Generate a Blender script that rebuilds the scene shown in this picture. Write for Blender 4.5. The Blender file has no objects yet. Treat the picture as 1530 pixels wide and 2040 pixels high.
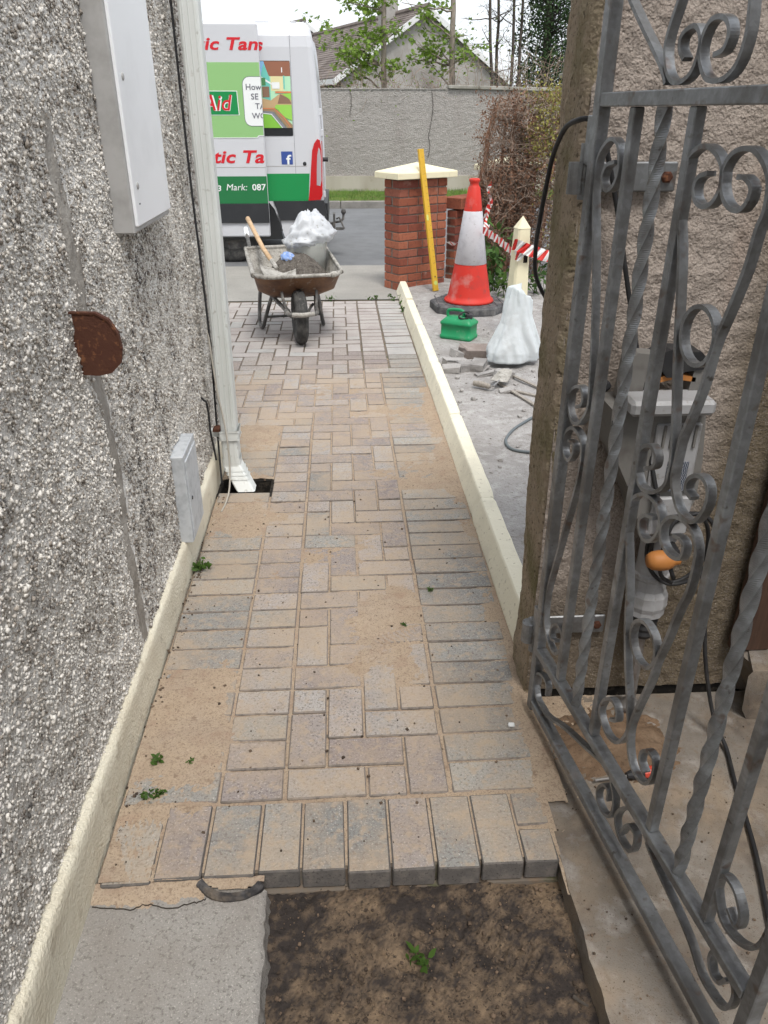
import bpy, bmesh, math, random
import numpy as np
from mathutils import Vector, Matrix

random.seed(7)
rng = np.random.default_rng(7)
sc = bpy.context.scene
col = sc.collection
R = math.radians

# ------------------------------------------------------------------ camera
cam = bpy.data.objects.new('camera', bpy.data.cameras.new('camera'))
col.objects.link(cam)
cam.location = (0, 0, 1.52)
cam.rotation_euler = (R(90 - 27.5), 0, R(-3.15))
cam.data.sensor_fit = 'VERTICAL'
cam.data.sensor_height = 24
cam.data.lens = 18
cam.data.clip_start = 0.02
cam.data.clip_end = 600
sc.camera = cam

# ------------------------------------------------------------------ sky, sun, exposure
world = bpy.data.worlds.new('World')
sc.world = world
world.use_nodes = True
nt = world.node_tree
for n in list(nt.nodes):
    nt.nodes.remove(n)
w_out = nt.nodes.new('ShaderNodeOutputWorld')
w_bg = nt.nodes.new('ShaderNodeBackground')
w_sky = nt.nodes.new('ShaderNodeTexSky')
w_sky.sky_type = 'NISHITA'
w_sky.sun_disc = False
w_sky.sun_elevation = R(60)
w_sky.sun_rotation = R(173)
w_sky.air_density = 1.0
w_sky.dust_density = 3.0
w_hs = nt.nodes.new('ShaderNodeHueSaturation')
w_hs.inputs['Saturation'].default_value = 0.45
nt.links.new(w_sky.outputs['Color'], w_hs.inputs['Color'])
w_tc = nt.nodes.new('ShaderNodeTexCoord')
w_ns = nt.nodes.new('ShaderNodeTexNoise')
w_ns.inputs['Scale'].default_value = 3.2
w_ns.inputs['Detail'].default_value = 5
nt.links.new(w_tc.outputs['Generated'], w_ns.inputs['Vector'])
w_mr = nt.nodes.new('ShaderNodeMapRange')
w_mr.inputs['From Min'].default_value = 0.3
w_mr.inputs['From Max'].default_value = 0.7
w_mr.inputs['To Min'].default_value = 0.55
w_mr.inputs['To Max'].default_value = 0.95
nt.links.new(w_ns.outputs['Fac'], w_mr.inputs['Value'])
w_mx = nt.nodes.new('ShaderNodeMix')
w_mx.data_type = 'RGBA'
nt.links.new(w_mr.outputs['Result'], w_mx.inputs['Factor'])
nt.links.new(w_hs.outputs['Color'], w_mx.inputs[6])
w_mx.inputs[7].default_value = (7.4, 7.75, 8.2, 1)      # the overcast layer
nt.links.new(w_mx.outputs[2], w_bg.inputs['Color'])
w_bg.inputs['Strength'].default_value = 0.1
nt.links.new(w_bg.outputs['Background'], w_out.inputs['Surface'])

sun = bpy.data.objects.new('sun', bpy.data.lights.new('sun', 'SUN'))
col.objects.link(sun)
sun.data.energy = 1.5
sun.data.angle = R(18)
sun.data.color = (1.0, 0.96, 0.9)
sun.rotation_euler = Vector((-0.10, 0.46, -0.86)).to_track_quat('-Z', 'Y').to_euler()

sc.view_settings.view_transform = 'Standard'
sc.view_settings.look = 'None'
sc.view_settings.gamma = 1
sc.view_settings.exposure = 0.85
sc.view_settings.use_curve_mapping = False

sc.cycles.max_bounces = 5
sc.cycles.diffuse_bounces = 2
sc.cycles.glossy_bounces = 3
sc.cycles.use_adaptive_sampling = True
sc.cycles.adaptive_threshold = 0.03
sc.cycles.use_denoising = True

# ------------------------------------------------------------------ numpy noise
def vnoise(x, y, seed=0):
    x = np.asarray(x, float); y = np.asarray(y, float)
    xi = np.floor(x).astype(np.int64); yi = np.floor(y).astype(np.int64)
    xf = x - xi; yf = y - yi
    def h(a, b):
        n = (a * 374761393 + b * 668265263 + seed * 1442695041) & 0x7fffffff
        n = ((n ^ (n >> 13)) * 1274126177) & 0x7fffffff
        n = n ^ (n >> 16)
        return (n & 0xffff) / 65535.0
    u = xf * xf * (3 - 2 * xf); v = yf * yf * (3 - 2 * yf)
    return (h(xi, yi) * (1 - u) + h(xi + 1, yi) * u) * (1 - v) + (h(xi, yi + 1) * (1 - u) + h(xi + 1, yi + 1) * u) * v
def fbm(x, y, seed=0, o=4):
    s = 0; a = 1; t = 0
    for k in range(o):
        s = s + a * vnoise(x * 2 ** k, y * 2 ** k, seed + 17 * k); t += a; a *= .5
    return s / t * 2 - 1            # about -1..1

# ------------------------------------------------------------------ materials
def mk(name, base=(.5, .5, .5), rough=.85, spec=.25, layers=(), bump=(), metal=0, rnd=0, rndcol=None,
       attr=None, coord='P', trans=0, sub=0, rough_var=0):
    m = bpy.data.materials.new(name); m.use_nodes = True
    t = m.node_tree; N = t.nodes; L = t.links
    b = N['Principled BSDF']
    b.inputs['Roughness'].default_value = rough
    b.inputs['Specular IOR Level'].default_value = spec
    b.inputs['Metallic'].default_value = metal
    if trans: b.inputs['Transmission Weight'].default_value = trans
    if coord == 'P':
        g = N.new('ShaderNodeNewGeometry'); vec = g.outputs['Position']
    else:
        g = N.new('ShaderNodeTexCoord'); vec = g.outputs['Object']
    oi = None
    def rndout():
        nonlocal oi
        if oi is None: oi = N.new('ShaderNodeObjectInfo')
        return oi.outputs['Random']
    def tex(kind, scale, detail, stretch, w=0):
        v = vec
        if stretch:
            mp = N.new('ShaderNodeMapping'); mp.inputs['Scale'].default_value = stretch
            L.new(v, mp.inputs['Vector']); v = mp.outputs['Vector']
        if kind == 'V':
            n = N.new('ShaderNodeTexVoronoi'); n.inputs['Scale'].default_value = scale
            L.new(v, n.inputs['Vector']); return n.outputs['Distance'], n.outputs['Color']
        if kind == 'C':
            n = N.new('ShaderNodeTexVoronoi'); n.inputs['Scale'].default_value = scale
            L.new(v, n.inputs['Vector'])
            s = N.new('ShaderNodeSeparateColor'); L.new(n.outputs['Color'], s.inputs[0]); return s.outputs[0], None
        if kind == 'W':
            n = N.new('ShaderNodeTexWave'); n.inputs['Scale'].default_value = scale
            n.inputs['Distortion'].default_value = detail; L.new(v, n.inputs['Vector']); return n.outputs['Fac'], None
        n = N.new('ShaderNodeTexNoise'); n.inputs['Scale'].default_value = scale
        n.inputs['Detail'].default_value = min(detail, 4 if scale < 20 else 2.5); n.inputs['Roughness'].default_value = .6
        L.new(v, n.inputs['Vector']); return n.outputs['Fac'], n.outputs['Color']
    def mr(o, lo, hi, a=0., c=1.):
        q = N.new('ShaderNodeMapRange')
        for k, x in zip(('From Min', 'From Max', 'To Min', 'To Max'), (lo, hi, a, c)): q.inputs[k].default_value = x
        L.new(o, q.inputs['Value']); return q.outputs['Result']
    if attr:
        at = N.new('ShaderNodeAttribute'); at.attribute_name = attr; c = at.outputs['Color']
    else:
        rg = N.new('ShaderNodeRGB'); rg.outputs[0].default_value = (*base, 1); c = rg.outputs[0]
    def mixc(f, a, bb, mode='MIX'):
        x = N.new('ShaderNodeMix'); x.data_type = 'RGBA'; x.blend_type = mode
        if isinstance(f, (int, float)): x.inputs[0].default_value = f
        else: L.new(f, x.inputs[0])
        L.new(a, x.inputs[6])
        if isinstance(bb, tuple): x.inputs[7].default_value = (*bb, 1)
        else: L.new(bb, x.inputs[7])
        return x.outputs[2]
    if rndcol:
        rmp = N.new('ShaderNodeValToRGB'); rmp.color_ramp.interpolation = 'CONSTANT'
        els = rmp.color_ramp.elements
        while len(els) < len(rndcol): els.new(.5)
        for e, (p, cc) in zip(els, rndcol): e.position = p; e.color = (*cc, 1)
        L.new(rndout(), rmp.inputs[0]); c = rmp.outputs[0]
    if rnd:
        v = mr(rndout(), 0, 1, 1 - rnd, 1 + rnd)
        mm = N.new('ShaderNodeVectorMath'); mm.operation = 'SCALE'
        L.new(c, mm.inputs[0]); L.new(v, mm.inputs['Scale']); c = mm.outputs[0]
    for ly in layers:
        o, _ = tex(ly.get('k', 'N'), ly.get('s', 5), ly.get('d', 4), ly.get('st'))
        f = mr(o, ly.get('lo', .4), ly.get('hi', .6), 0, ly.get('a', 1))
        if 'ylim' in ly:                      # only as far as this along the path
            sx = N.new('ShaderNodeSeparateXYZ'); L.new(vec, sx.inputs[0])
            q = mr(sx.outputs[1], ly['ylim'][0], ly['ylim'][1], 1, 0)
            ml = N.new('ShaderNodeMath'); ml.operation = 'MULTIPLY'; L.new(f, ml.inputs[0]); L.new(q, ml.inputs[1]); f = ml.outputs[0]
        c = mixc(f, c, ly['c'], ly.get('m', 'MIX'))
    L.new(c, b.inputs['Base Color'])
    if rough_var:
        o, _ = tex('N', 9, 4, None)
        L.new(mr(o, .3, .7, max(.05, rough - rough_var), min(1, rough + rough_var)), b.inputs['Roughness'])
    nrm = None
    for (k, s, d, strg, dist) in bump:
        o, _ = tex(k, s, d, None)
        bp = N.new('ShaderNodeBump'); bp.inputs['Strength'].default_value = strg; bp.inputs['Distance'].default_value = dist
        L.new(o, bp.inputs['Height'])
        if nrm: L.new(nrm, bp.inputs['Normal'])
        nrm = bp.outputs['Normal']
    if nrm: L.new(nrm, b.inputs['Normal'])
    if sub:
        b.inputs['Subsurface Weight'].default_value = sub
        b.inputs['Subsurface Radius'].default_value = (.02, .02, .02)
    return m

# ------------------------------------------------------------------ mesh building
class MB:
    def __init__(s): s.v = []; s.f = []; s.m = []
    def add(s, v, f, m=0):
        o = len(s.v); s.v += [tuple(p) for p in v]; s.f += [tuple(i + o for i in q) for q in f]; s.m += [m] * len(f); return s
    def box(s, c, d, M=None, m=0):
        x, y, z = d[0] / 2, d[1] / 2, d[2] / 2
        v = [Vector((a, b, e)) for e in (-z, z) for b in (-y, y) for a in (-x, x)]
        if M is not None: v = [M @ p for p in v]
        v = [p + Vector(c) for p in v]
        return s.add(v, [(0, 2, 3, 1), (4, 5, 7, 6), (0, 1, 5, 4), (2, 6, 7, 3), (0, 4, 6, 2), (1, 3, 7, 5)], m)
    def bb(s, x0, x1, y0, y1, z0, z1, m=0):
        return s.box(((x0 + x1) / 2, (y0 + y1) / 2, (z0 + z1) / 2), (x1 - x0, y1 - y0, z1 - z0), None, m)
    def cbox(s, c, d, ch=.005, M=None, m=0, jit=0):
        h = [q / 2 for q in d]; V = []; idx = {}
        for sx in (-1, 1):
            for sy in (-1, 1):
                for sz in (-1, 1):
                    for k in range(3):
                        p = [sx * h[0], sy * h[1], sz * h[2]]
                        for j in range(3):
                            if j != k: p[j] -= (sx, sy, sz)[j] * ch
                        idx[(sx, sy, sz, k)] = len(V)
                        V.append(Vector(p) + Vector((random.uniform(-jit, jit), random.uniform(-jit, jit), random.uniform(-jit, jit))) if jit else Vector(p))
        F = []
        for k in range(3):
            a, b = [(1, 2), (2, 0), (0, 1)][k]
            for sg in (-1, 1):
                q = []
                for (u, w) in ((-1, -1), (1, -1), (1, 1), (-1, 1)):
                    t = [0, 0, 0]; t[k] = sg; t[a] = u; t[b] = w; q.append(idx[(*t, k)])
                F.append(tuple(q if sg > 0 else q[::-1]))
        for k in range(3):            # edge chamfers along axis k
            a, b = [(1, 2), (2, 0), (0, 1)][k]
            for u in (-1, 1):
                for w in (-1, 1):
                    t0 = [0, 0, 0]; t0[k] = -1; t0[a] = u; t0[b] = w
                    t1 = list(t0); t1[k] = 1
                    q = [idx[(*t0, a)], idx[(*t1, a)], idx[(*t1, b)], idx[(*t0, b)]]
                    F.append(tuple(q if u * w < 0 else q[::-1]))
        for sx in (-1, 1):
            for sy in (-1, 1):
                for sz in (-1, 1):
                    q = [idx[(sx, sy, sz, k)] for k in range(3)]
                    F.append(tuple(q if sx * sy * sz > 0 else q[::-1]))
        if M is not None: V = [M @ p for p in V]
        return s.add([p + Vector(c) for p in V], F, m)
    def tube(s, pts, r, n=8, m=0, cap=True, sq=False, rot=0., twist=0.):
        P = [Vector(p) for p in pts]; k = len(P)
        rr = list(r) if hasattr(r, '__len__') else [r] * k
        T = []
        for i in range(k):
            a = P[max(i - 1, 0)]; b = P[min(i + 1, k - 1)]
            d = (b - a); T.append(d.normalized() if d.length > 1e-9 else Vector((0, 0, 1)))
        up = Vector((0, 0, 1)) if abs(T[0].z) < .9 else Vector((0, 1, 0))
        nx = T[0].cross(up).normalized(); V = []
        for i in range(k):
            nx = (nx - T[i] * nx.dot(T[i]))
            nx = nx.normalized() if nx.length > 1e-6 else T[i].orthogonal().normalized()
            ny = T[i].cross(nx)
            for j in range(n):
                an = 2 * math.pi * j / n + rot + twist * i
                V.append(P[i] + (nx * math.cos(an) + ny * math.sin(an)) * rr[i])
        F = []
        for i in range(k - 1):
            for j in range(n):
                a = i * n + j; b = i * n + (j + 1) % n
                F.append((a, b, b + n, a + n))
        if cap: F.append(tuple(range(n))[::-1]); F.append(tuple(range((k - 1) * n, k * n)))
        return s.add(V, F, m)
    def sweep(s, pts, nrm, w, t, m=0):
        """flat bar bent in a plane: t thick in the plane, w wide along nrm"""
        P = [Vector(p) for p in pts]; k = len(P); nv = Vector(nrm).normalized(); V = []
        for i in range(k):
            d = (P[min(i + 1, k - 1)] - P[max(i - 1, 0)]).normalized(); e = d.cross(nv).normalized()
            for (a, b) in ((-1, -1), (1, -1), (1, 1), (-1, 1)): V.append(P[i] + e * a * t / 2 + nv * b * w / 2)
        F = [(0, 1, 2, 3), tuple(range(4 * k - 4, 4 * k))[::-1]]
        for i in range(k - 1):
            for j in range(4):
                a = 4 * i + j; b = 4 * i + (j + 1) % 4; F.append((a, a + 4, b + 4, b))
        return s.add(V, F, m)
    def lathe(s, prof, n=20, M=None, m=0, cap=True):
        V = []
        for (r, z) in prof:
            for j in range(n):
                a = 2 * math.pi * j / n; p = Vector((r * math.cos(a), r * math.sin(a), z)); V.append(M @ p if M is not None else p)
        k = len(prof); F = []
        for i in range(k - 1):
            for j in range(n):
                a = i * n + j; b = i * n + (j + 1) % n; F.append((a, b, b + n, a + n))
        if cap: F.append(tuple(range(n))[::-1]); F.append(tuple(range((k - 1) * n, k * n)))
        return s.add(V, F, m)
    def prism(s, poly, M, h, m=0):
        """poly in local xy, extruded from 0 to h along local z"""
        k = len(poly)
        V = [M @ Vector((a, b, 0)) for a, b in poly] + [M @ Vector((a, b, h)) for a, b in poly]
        F = [tuple(range(k))[::-1], tuple(range(k, 2 * k))]
        for j in range(k): F.append((j, (j + 1) % k, (j + 1) % k + k, j + k))
        return s.add(V, F, m)
    def grid(s, X, Y, Z, mask=None, m=0):
        """arrays of shape (nu, nv)"""
        nu, nv = X.shape; V = np.stack([X, Y, Z], -1).reshape(-1, 3).tolist(); F = []
        for i in range(nu - 1):
            for j in range(nv - 1):
                if mask is not None and not mask[i, j]: continue
                a = i * nv + j; F.append((a, a + nv, a + nv + 1, a + 1))
        return s.add(V, F, m)
    def xf(s, M): s.v = [tuple(M @ Vector(p)) for p in s.v]; return s
    def build(s, name, mat, parent=None, smooth=False, W=True, loc=None):
        me = bpy.data.meshes.new(name)
        off = Vector((0, 0, 0))
        if parent is not None and W:
            q = parent
            while q is not None: off = off + q.location; q = q.parent
        if loc is not None: off = off + Vector(loc)
        v = [(p[0] - off[0], p[1] - off[1], p[2] - off[2]) for p in s.v]
        me.from_pydata(v, [], s.f)
        ms = mat if isinstance(mat, (list, tuple)) else [mat]
        for q in ms: me.materials.append(q)
        if len(ms) > 1: me.polygons.foreach_set('material_index', s.m)
        if smooth: me.polygons.foreach_set('use_smooth', [True] * len(me.polygons))
        me.update()
        o = bpy.data.objects.new(name, me); col.objects.link(o)
        if loc is not None: o.location = loc
        if parent is not None: o.parent = parent
        return o
def Rz(a): return Matrix.Rotation(a, 4, 'Z')
def Rx(a): return Matrix.Rotation(a, 4, 'X')
def Ry(a): return Matrix.Rotation(a, 4, 'Y')
def T(*p): return Matrix.Translation(Vector(p))
def catmull(pts, n=6):
    P = [np.array(p, float) for p in pts]; P = [2 * P[0] - P[1]] + P + [2 * P[-1] - P[-2]]; o = []
    for i in range(1, len(P) - 2):
        a, b, c, d = P[i - 1:i + 3]
        for k in range(n):
            t = k / n; o.append(.5 * ((2 * b) + (c - a) * t + (2 * a - 5 * b + 4 * c - d) * t * t + (3 * b - a - 3 * c + d) * t ** 3))
    o.append(P[-2]); return o
def thing(name, label, cat, loc=(0, 0, 0), rz=0, group=None):
    o = bpy.data.objects.new(name, None); col.objects.link(o); o.location = loc; o.rotation_euler = (0, 0, rz)
    o.empty_display_size = .05
    return tag(o, label, cat, group)
def tag(o, label, cat, group=None):
    o['label'] = label; o['category'] = cat
    if group: o['group'] = group
    return o
def struct(o): o['kind'] = 'structure'; return o
def stuff(o): o['kind'] = 'stuff'; return o
def ridged(x, y, seed, o=4):
    s = 0; a = 1; t = 0
    for k in range(o):
        s = s + a * (1 - np.abs(2 * vnoise(x * 2 ** k, y * 2 ** k, seed + 31 * k) - 1)); t += a; a *= .55
    return s / t
def blobgrid(fn, nu, nv):
    """closed skin from vectorised fn(u, v); u round, v from top to bottom"""
    U_, V_ = np.meshgrid(np.linspace(0, 2 * math.pi, nu, endpoint=False), np.linspace(0, math.pi, nv + 1), indexing='xy')
    P = np.stack(fn(U_, V_), -1).reshape(-1, 3); b = MB(); b.v = P.tolist()
    b.f = [(i * nu + j, (i + 1) * nu + j, (i + 1) * nu + (j + 1) % nu, i * nu + (j + 1) % nu) for i in range(nv) for j in range(nu)]; b.m = [0] * len(b.f)
    return b
def setcol(o, rgb, per_face_n=None):
    """one colour for each vertex, stored as attribute Col"""
    a = o.data.color_attributes.new('Col', 'FLOAT_COLOR', 'POINT')
    c = np.ones((len(o.data.vertices), 4), np.float32); c[:, :3] = rgb
    a.data.foreach_set('color', c.ravel())
# ------------------------------------------------------------------ material library
SAND = (.365, .281, .202)
M = {}
M['sand'] = mk('sand', SAND, .95, .1, [dict(s=2.2, d=5, lo=.35, hi=.75, c=(.43, .345, .258), a=.8), dict(s=7, d=4, lo=.46, hi=.66, c=(.33, .27, .215), a=.6), dict(s=330, d=2, lo=.58, hi=.70, c=(.13, .085, .055), a=.75), dict(s=170, d=2, lo=.5, hi=.66, c=(.22, .16, .115), a=.65), dict(s=48, d=2.5, lo=.58, hi=.68, c=(.2, .14, .1), a=.6), dict(s=250, d=2, lo=.60, hi=.72, c=(.52, .43, .33), a=.5),
     dict(s=14, d=6, lo=.52, hi=.72, c=(.30, .20, .14), a=.6), dict(s=5, d=5, lo=.56, hi=.7, c=(.255, .18, .125), a=.45)], [('N', 500, 3, .5, .002), ('N', 60, 4, .35, .004)])
_dust = [dict(s=130, d=3, lo=.52, hi=.66, c=(.13, .11, .10), a=.75), dict(s=210, d=2, lo=.58, hi=.70, c=(.62, .57, .52), a=.6), dict(s=9, d=5, lo=.45, hi=.75, c=(.2, .16, .14), a=.35),
     dict(s=3.3, d=6, lo=.40, hi=.60, c=(.405, .315, .228), a=.62, ylim=(4.7, 5.3)), dict(s=34, d=6, lo=.50, hi=.66, c=(.405, .315, .228), a=.6, ylim=(4.7, 5.3))]
_pb = [('N', 190, 3, .9, .004), ('N', 40, 3, .35, .004)]
M['paver_red'] = mk('paver_red', rough=.93, spec=.12, rndcol=[(0, (.33, .29, .27)), (.2, (.29, .252, .238)), (.42, (.36, .32, .295)), (.6, (.33, .305, .285)), (.8, (.245, .21, .205)), (.92, (.35, .325, .305))], rnd=.08, layers=_dust, bump=_pb)
M['paver_grey'] = mk('paver_grey', rough=.93, spec=.12, rndcol=[(0, (.31, .302, .28)), (.3, (.265, .26, .245)), (.6, (.33, .318, .29)), (.85, (.215, .213, .204))], rnd=.08, layers=_dust, bump=_pb)
M['joint'] = mk('joint', (.17, .145, .12), .95, .1, [dict(s=30, lo=.45, hi=.65, c=(.20, .15, .11)), dict(s=12, lo=.55, hi=.7, c=(.06, .08, .03), a=.7)])
M['wet_sand'] = mk('wet_sand', (.19, .125, .08), .9, .2, [dict(s=9, d=5, lo=.4, hi=.65, c=(.12, .08, .052)), dict(s=150, d=2, lo=.56, hi=.68, c=(.06, .042, .03), a=.7), dict(s=5, d=5, lo=.55, hi=.72, c=(.30, .22, .15), a=.6)], [('N', 260, 3, .6, .003), ('N', 40, 4, .5, .008)])
M['soil'] = mk('soil', (.038, .030, .026), .9, .25, attr='Col', layers=[dict(s=30, d=6, lo=.5, hi=.68, c=(.22, .155, .10), a=.4), dict(s=120, d=3, lo=.56, hi=.68, c=(.02, .017, .015), a=.85)],
     bump=[('N', 90, 6, .6, .008), ('N', 320, 3, .6, .003)])
M['paver_edge_shade'] = mk('paver_edge_shade', (.225, .195, .172), .95, .1, [dict(s=60, d=3, lo=.45, hi=.65, c=(.15, .13, .115)), dict(s=9, d=4, lo=.52, hi=.72, c=(.33, .265, .2), a=.7, ylim=(4.7, 5.3))])  # joint shadow lines painted as a darker colour on block sides and chamfers
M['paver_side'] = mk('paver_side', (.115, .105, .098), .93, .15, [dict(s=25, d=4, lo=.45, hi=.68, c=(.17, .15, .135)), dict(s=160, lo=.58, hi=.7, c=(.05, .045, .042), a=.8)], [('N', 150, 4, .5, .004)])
M['slab'] = mk('slab', (.30, .285, .265), .92, .15, [dict(s=5, d=6, lo=.4, hi=.7, c=(.25, .235, .22)), dict(s=110, d=4, lo=.55, hi=.66, c=(.16, .15, .138), a=.85), dict(s=260, d=2, lo=.57, hi=.68, c=(.50, .47, .43), a=.65), dict(s=210, d=2, lo=.6, hi=.68, c=(.12, .112, .105), a=.5), dict(s=2.5, d=5, lo=.45, hi=.7, c=(.24, .21, .18), a=.5)], [('N', 200, 4, .6, .004), ('N', 30, 4, .3, .006)])
M['threshold'] = mk('threshold', (.22, .195, .168), .92, .15, [dict(s=2.2, d=5, lo=.44, hi=.62, c=(.15, .125, .10), a=.8), dict(s=3.5, d=6, lo=.48, hi=.66, c=(.30, .235, .17), a=.8), dict(s=6, d=7, lo=.48, hi=.62, c=(.115, .095, .08), a=.75), dict(s=12, d=5, lo=.52, hi=.7, c=(.36, .335, .305), a=.75), dict(s=60, d=5, lo=.54, hi=.68, c=(.19, .145, .11), a=.55), dict(s=330, d=2, lo=.63, hi=.7, c=(.06, .045, .035), a=.8)], [('N', 300, 3, .5, .003), ('N', 25, 4, .3, .006)])
M['yard'] = mk('yard', (.36, .345, .335), .95, .1, [dict(s=2.5, d=6, lo=.42, hi=.62, c=(.27, .255, .245), a=.9), dict(s=16, d=6, lo=.5, hi=.68, c=(.46, .45, .44), a=.75), dict(s=40, d=6, lo=.58, hi=.7, c=(.2, .175, .155), a=.7), dict(s=200, d=2, lo=.6, hi=.7, c=(.2, .18, .165), a=.8)], [('N', 60, 6, .8, .012), ('N', 220, 3, .5, .004)])
M['pavement'] = mk('pavement', (.34, .325, .30), .95, .12, [dict(s=1.3, d=6, lo=.4, hi=.65, c=(.27, .26, .24)), dict(s=60, d=4, lo=.55, hi=.68, c=(.22, .21, .195), a=.7)], [('N', 120, 4, .5, .005)])
M['asphalt'] = mk('asphalt', (.15, .154, .16), .9, .2, [dict(s=.9, d=6, lo=.35, hi=.7, c=(.20, .205, .212)), dict(s=5, d=5, lo=.45, hi=.75, c=(.125, .127, .13), a=.6), dict(s=150, d=2, lo=.6, hi=.7, c=(.2, .2, .2), a=.5)], [('N', 160, 3, .6, .006)])
M['earth'] = mk('earth', (.12, .10, .07), .95, .1, [dict(s=2, lo=.4, hi=.6, c=(.08, .09, .04))], [('N', 20, 5, .6, .03)])
M['grass'] = mk('grass', (.11, .21, .04), .8, .2, [dict(s=1.6, lo=.4, hi=.65, c=(.21, .29, .075)), dict(s=6, lo=.5, hi=.7, c=(.05, .11, .02), a=.7)])
M['turf'] = mk('turf', (.09, .14, .035), .95, .1, [dict(s=3, lo=.4, hi=.6, c=(.13, .14, .05))], [('N', 60, 4, .8, .03)])
M['cream'] = mk('cream', (.76, .715, .57), .75, .3, [dict(s=7, d=6, lo=.5, hi=.75, c=(.56, .52, .42), a=.6), dict(s=55, d=4, lo=.62, hi=.72, c=(.36, .31, .23), a=.7), dict(s=2.2, d=5, lo=.55, hi=.75, c=(.62, .57, .46), a=.6)], [('N', 70, 4, .3, .004)])
M['cream_plinth'] = mk('cream_plinth', (.74, .69, .56), .88, .2, [dict(s=6, d=6, lo=.42, hi=.7, c=(.63, .56, .43), a=.7), dict(s=120, d=3, lo=.58, hi=.7, c=(.66, .60, .45), a=.6), dict(s=14, d=6, lo=.58, hi=.75, c=(.3, .24, .17), a=.6)], [('N', 110, 5, .8, .006)])
M['cream_cap'] = mk('cream_cap', (.76, .70, .50), .7, .3, [dict(s=5, d=5, lo=.55, hi=.78, c=(.60, .53, .36), a=.6), dict(s=40, d=3, lo=.66, hi=.74, c=(.42, .37, .26), a=.5)], [('N', 90, 3, .2, .003)])
M['chips'] = mk('chips', rough=.8, spec=.3, attr='Col', layers=[dict(s=500, d=2, lo=.5, hi=.7, c=(.33, .31, .29), a=.35)], bump=[('N', 380, 2, .4, .002)])
M['wall_mortar'] = mk('wall_mortar', (.78, .76, .725), .95, .1, [dict(s=26, d=5, lo=.46, hi=.66, c=(.47, .435, .39), a=.85), dict(s=130, d=3, lo=.52, hi=.66, c=(.27, .24, .215), a=.8)], [('N', 120, 3, .9, .006), ('N', 300, 3, .5, .003)])
M['mortar_patch'] = mk('mortar_patch', (.46, .435, .40), .95, .1, [dict(s=6, d=6, lo=.4, hi=.65, c=(.27, .245, .215), st=(1, 1, .5)), dict(s=40, d=4, lo=.54, hi=.68, c=(.18, .16, .14), a=.6, st=(1, 1.6, .4)), dict(s=50, d=5, lo=.5, hi=.7, c=(.38, .35, .31), a=.8)], [('N', 50, 5, .7, .006), ('N', 220, 3, .4, .003)])
M['house_render'] = mk('house_render', (.45, .43, .40), .95, .1, [dict(s=60, k='V', lo=.2, hi=.5, c=(.28, .26, .24))], [('V', 90, 3, .8, .006)])
M['wall_face'] = mk('wall_face', rough=.95, spec=.1, attr='Col', layers=[dict(s=5, d=6, lo=.56, hi=.75, c=(.34, .22, .165), a=.4, st=(1, 1, .25)), dict(s=170, d=4, lo=.52, hi=.64, c=(.17, .14, .12), a=.6), dict(s=260, d=2, lo=.6, hi=.72, c=(.56, .51, .46), a=.4)], bump=[('N', 110, 4, .8, .008), ('V', 170, 3, .4, .003)])
M['wall_render'] = mk('wall_render', (.43, .375, .34), .95, .1, [dict(s=1.8, d=6, lo=.42, hi=.68, c=(.33, .27, .235), a=.9), dict(s=5, d=6, lo=.56, hi=.75, c=(.34, .19, .14), a=.45, st=(1, 1, .25)), dict(s=170, d=4, lo=.52, hi=.64, c=(.2, .165, .14), a=.7), dict(s=260, d=2, lo=.6, hi=.72, c=(.58, .53, .48), a=.5), dict(s=3.2, d=5, lo=.58, hi=.74, c=(.13, .12, .06), a=.55)], [('N', 130, 6, 1.0, .010), ('V', 170, 3, .5, .004)])
M['wall_edge'] = mk('wall_edge', (.32, .26, .195), .95, .1, [dict(s=6, d=6, lo=.45, hi=.66, c=(.12, .115, .045), a=.8), dict(s=12, d=6, lo=.54, hi=.7, c=(.33, .27, .205), a=.8), dict(s=90, d=4, lo=.57, hi=.68, c=(.08, .065, .045), a=.8)], [('N', 40, 6, 1.0, .014), ('N', 200, 3, .6, .005)])
M['galv'] = mk('galv', (.205, .212, .22), .40, .5, [dict(s=110, k='C', lo=.3, hi=.95, c=(.30, .315, .33), a=.4), dict(s=16, d=4, lo=.52, hi=.68, c=(.36, .38, .40), a=.6), dict(s=9, d=6, lo=.46, hi=.64, c=(.11, .105, .10), a=.75), dict(s=26, d=4, lo=.62, hi=.71, c=(.12, .07, .045), a=.6), dict(s=45, d=5, lo=.66, hi=.74, c=(.08, .07, .06), a=.8), dict(s=4, d=6, lo=.66, hi=.75, c=(.2, .14, .1), a=.5)], [('N', 90, 3, .25, .002)], metal=.55, rough_var=.12)
M['pipe'] = mk('pipe', (.68, .70, .68), .5, .4, [dict(s=4, d=6, lo=.5, hi=.75, c=(.45, .47, .44), a=.7, st=(1, 1, .2)), dict(s=30, d=4, lo=.62, hi=.75, c=(.32, .31, .27), a=.7)], [('N', 12, 2, .1, .01)])
M['white_box'] = mk('white_box', (.90, .91, .93), .42, .4, [dict(s=3, d=5, lo=.5, hi=.8, c=(.64, .65, .66), a=.5)])
M['box_side'] = mk('box_side', (.43, .42, .41), .7, .3, [dict(s=14, d=6, lo=.45, hi=.7, c=(.30, .29, .28), a=.7)])
M['rust'] = mk('rust', (.085, .034, .02), .85, .3, [dict(s=16, d=6, lo=.42, hi=.66, c=(.075, .028, .018)), dict(s=70, d=4, lo=.56, hi=.7, c=(.24, .10, .045), a=.7)], [('N', 110, 4, .5, .004)])
M['black_rubber'] = mk('black_rubber', (.022, .022, .024), .6, .35, [dict(s=20, d=4, lo=.5, hi=.75, c=(.06, .058, .055), a=.6)])
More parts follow.
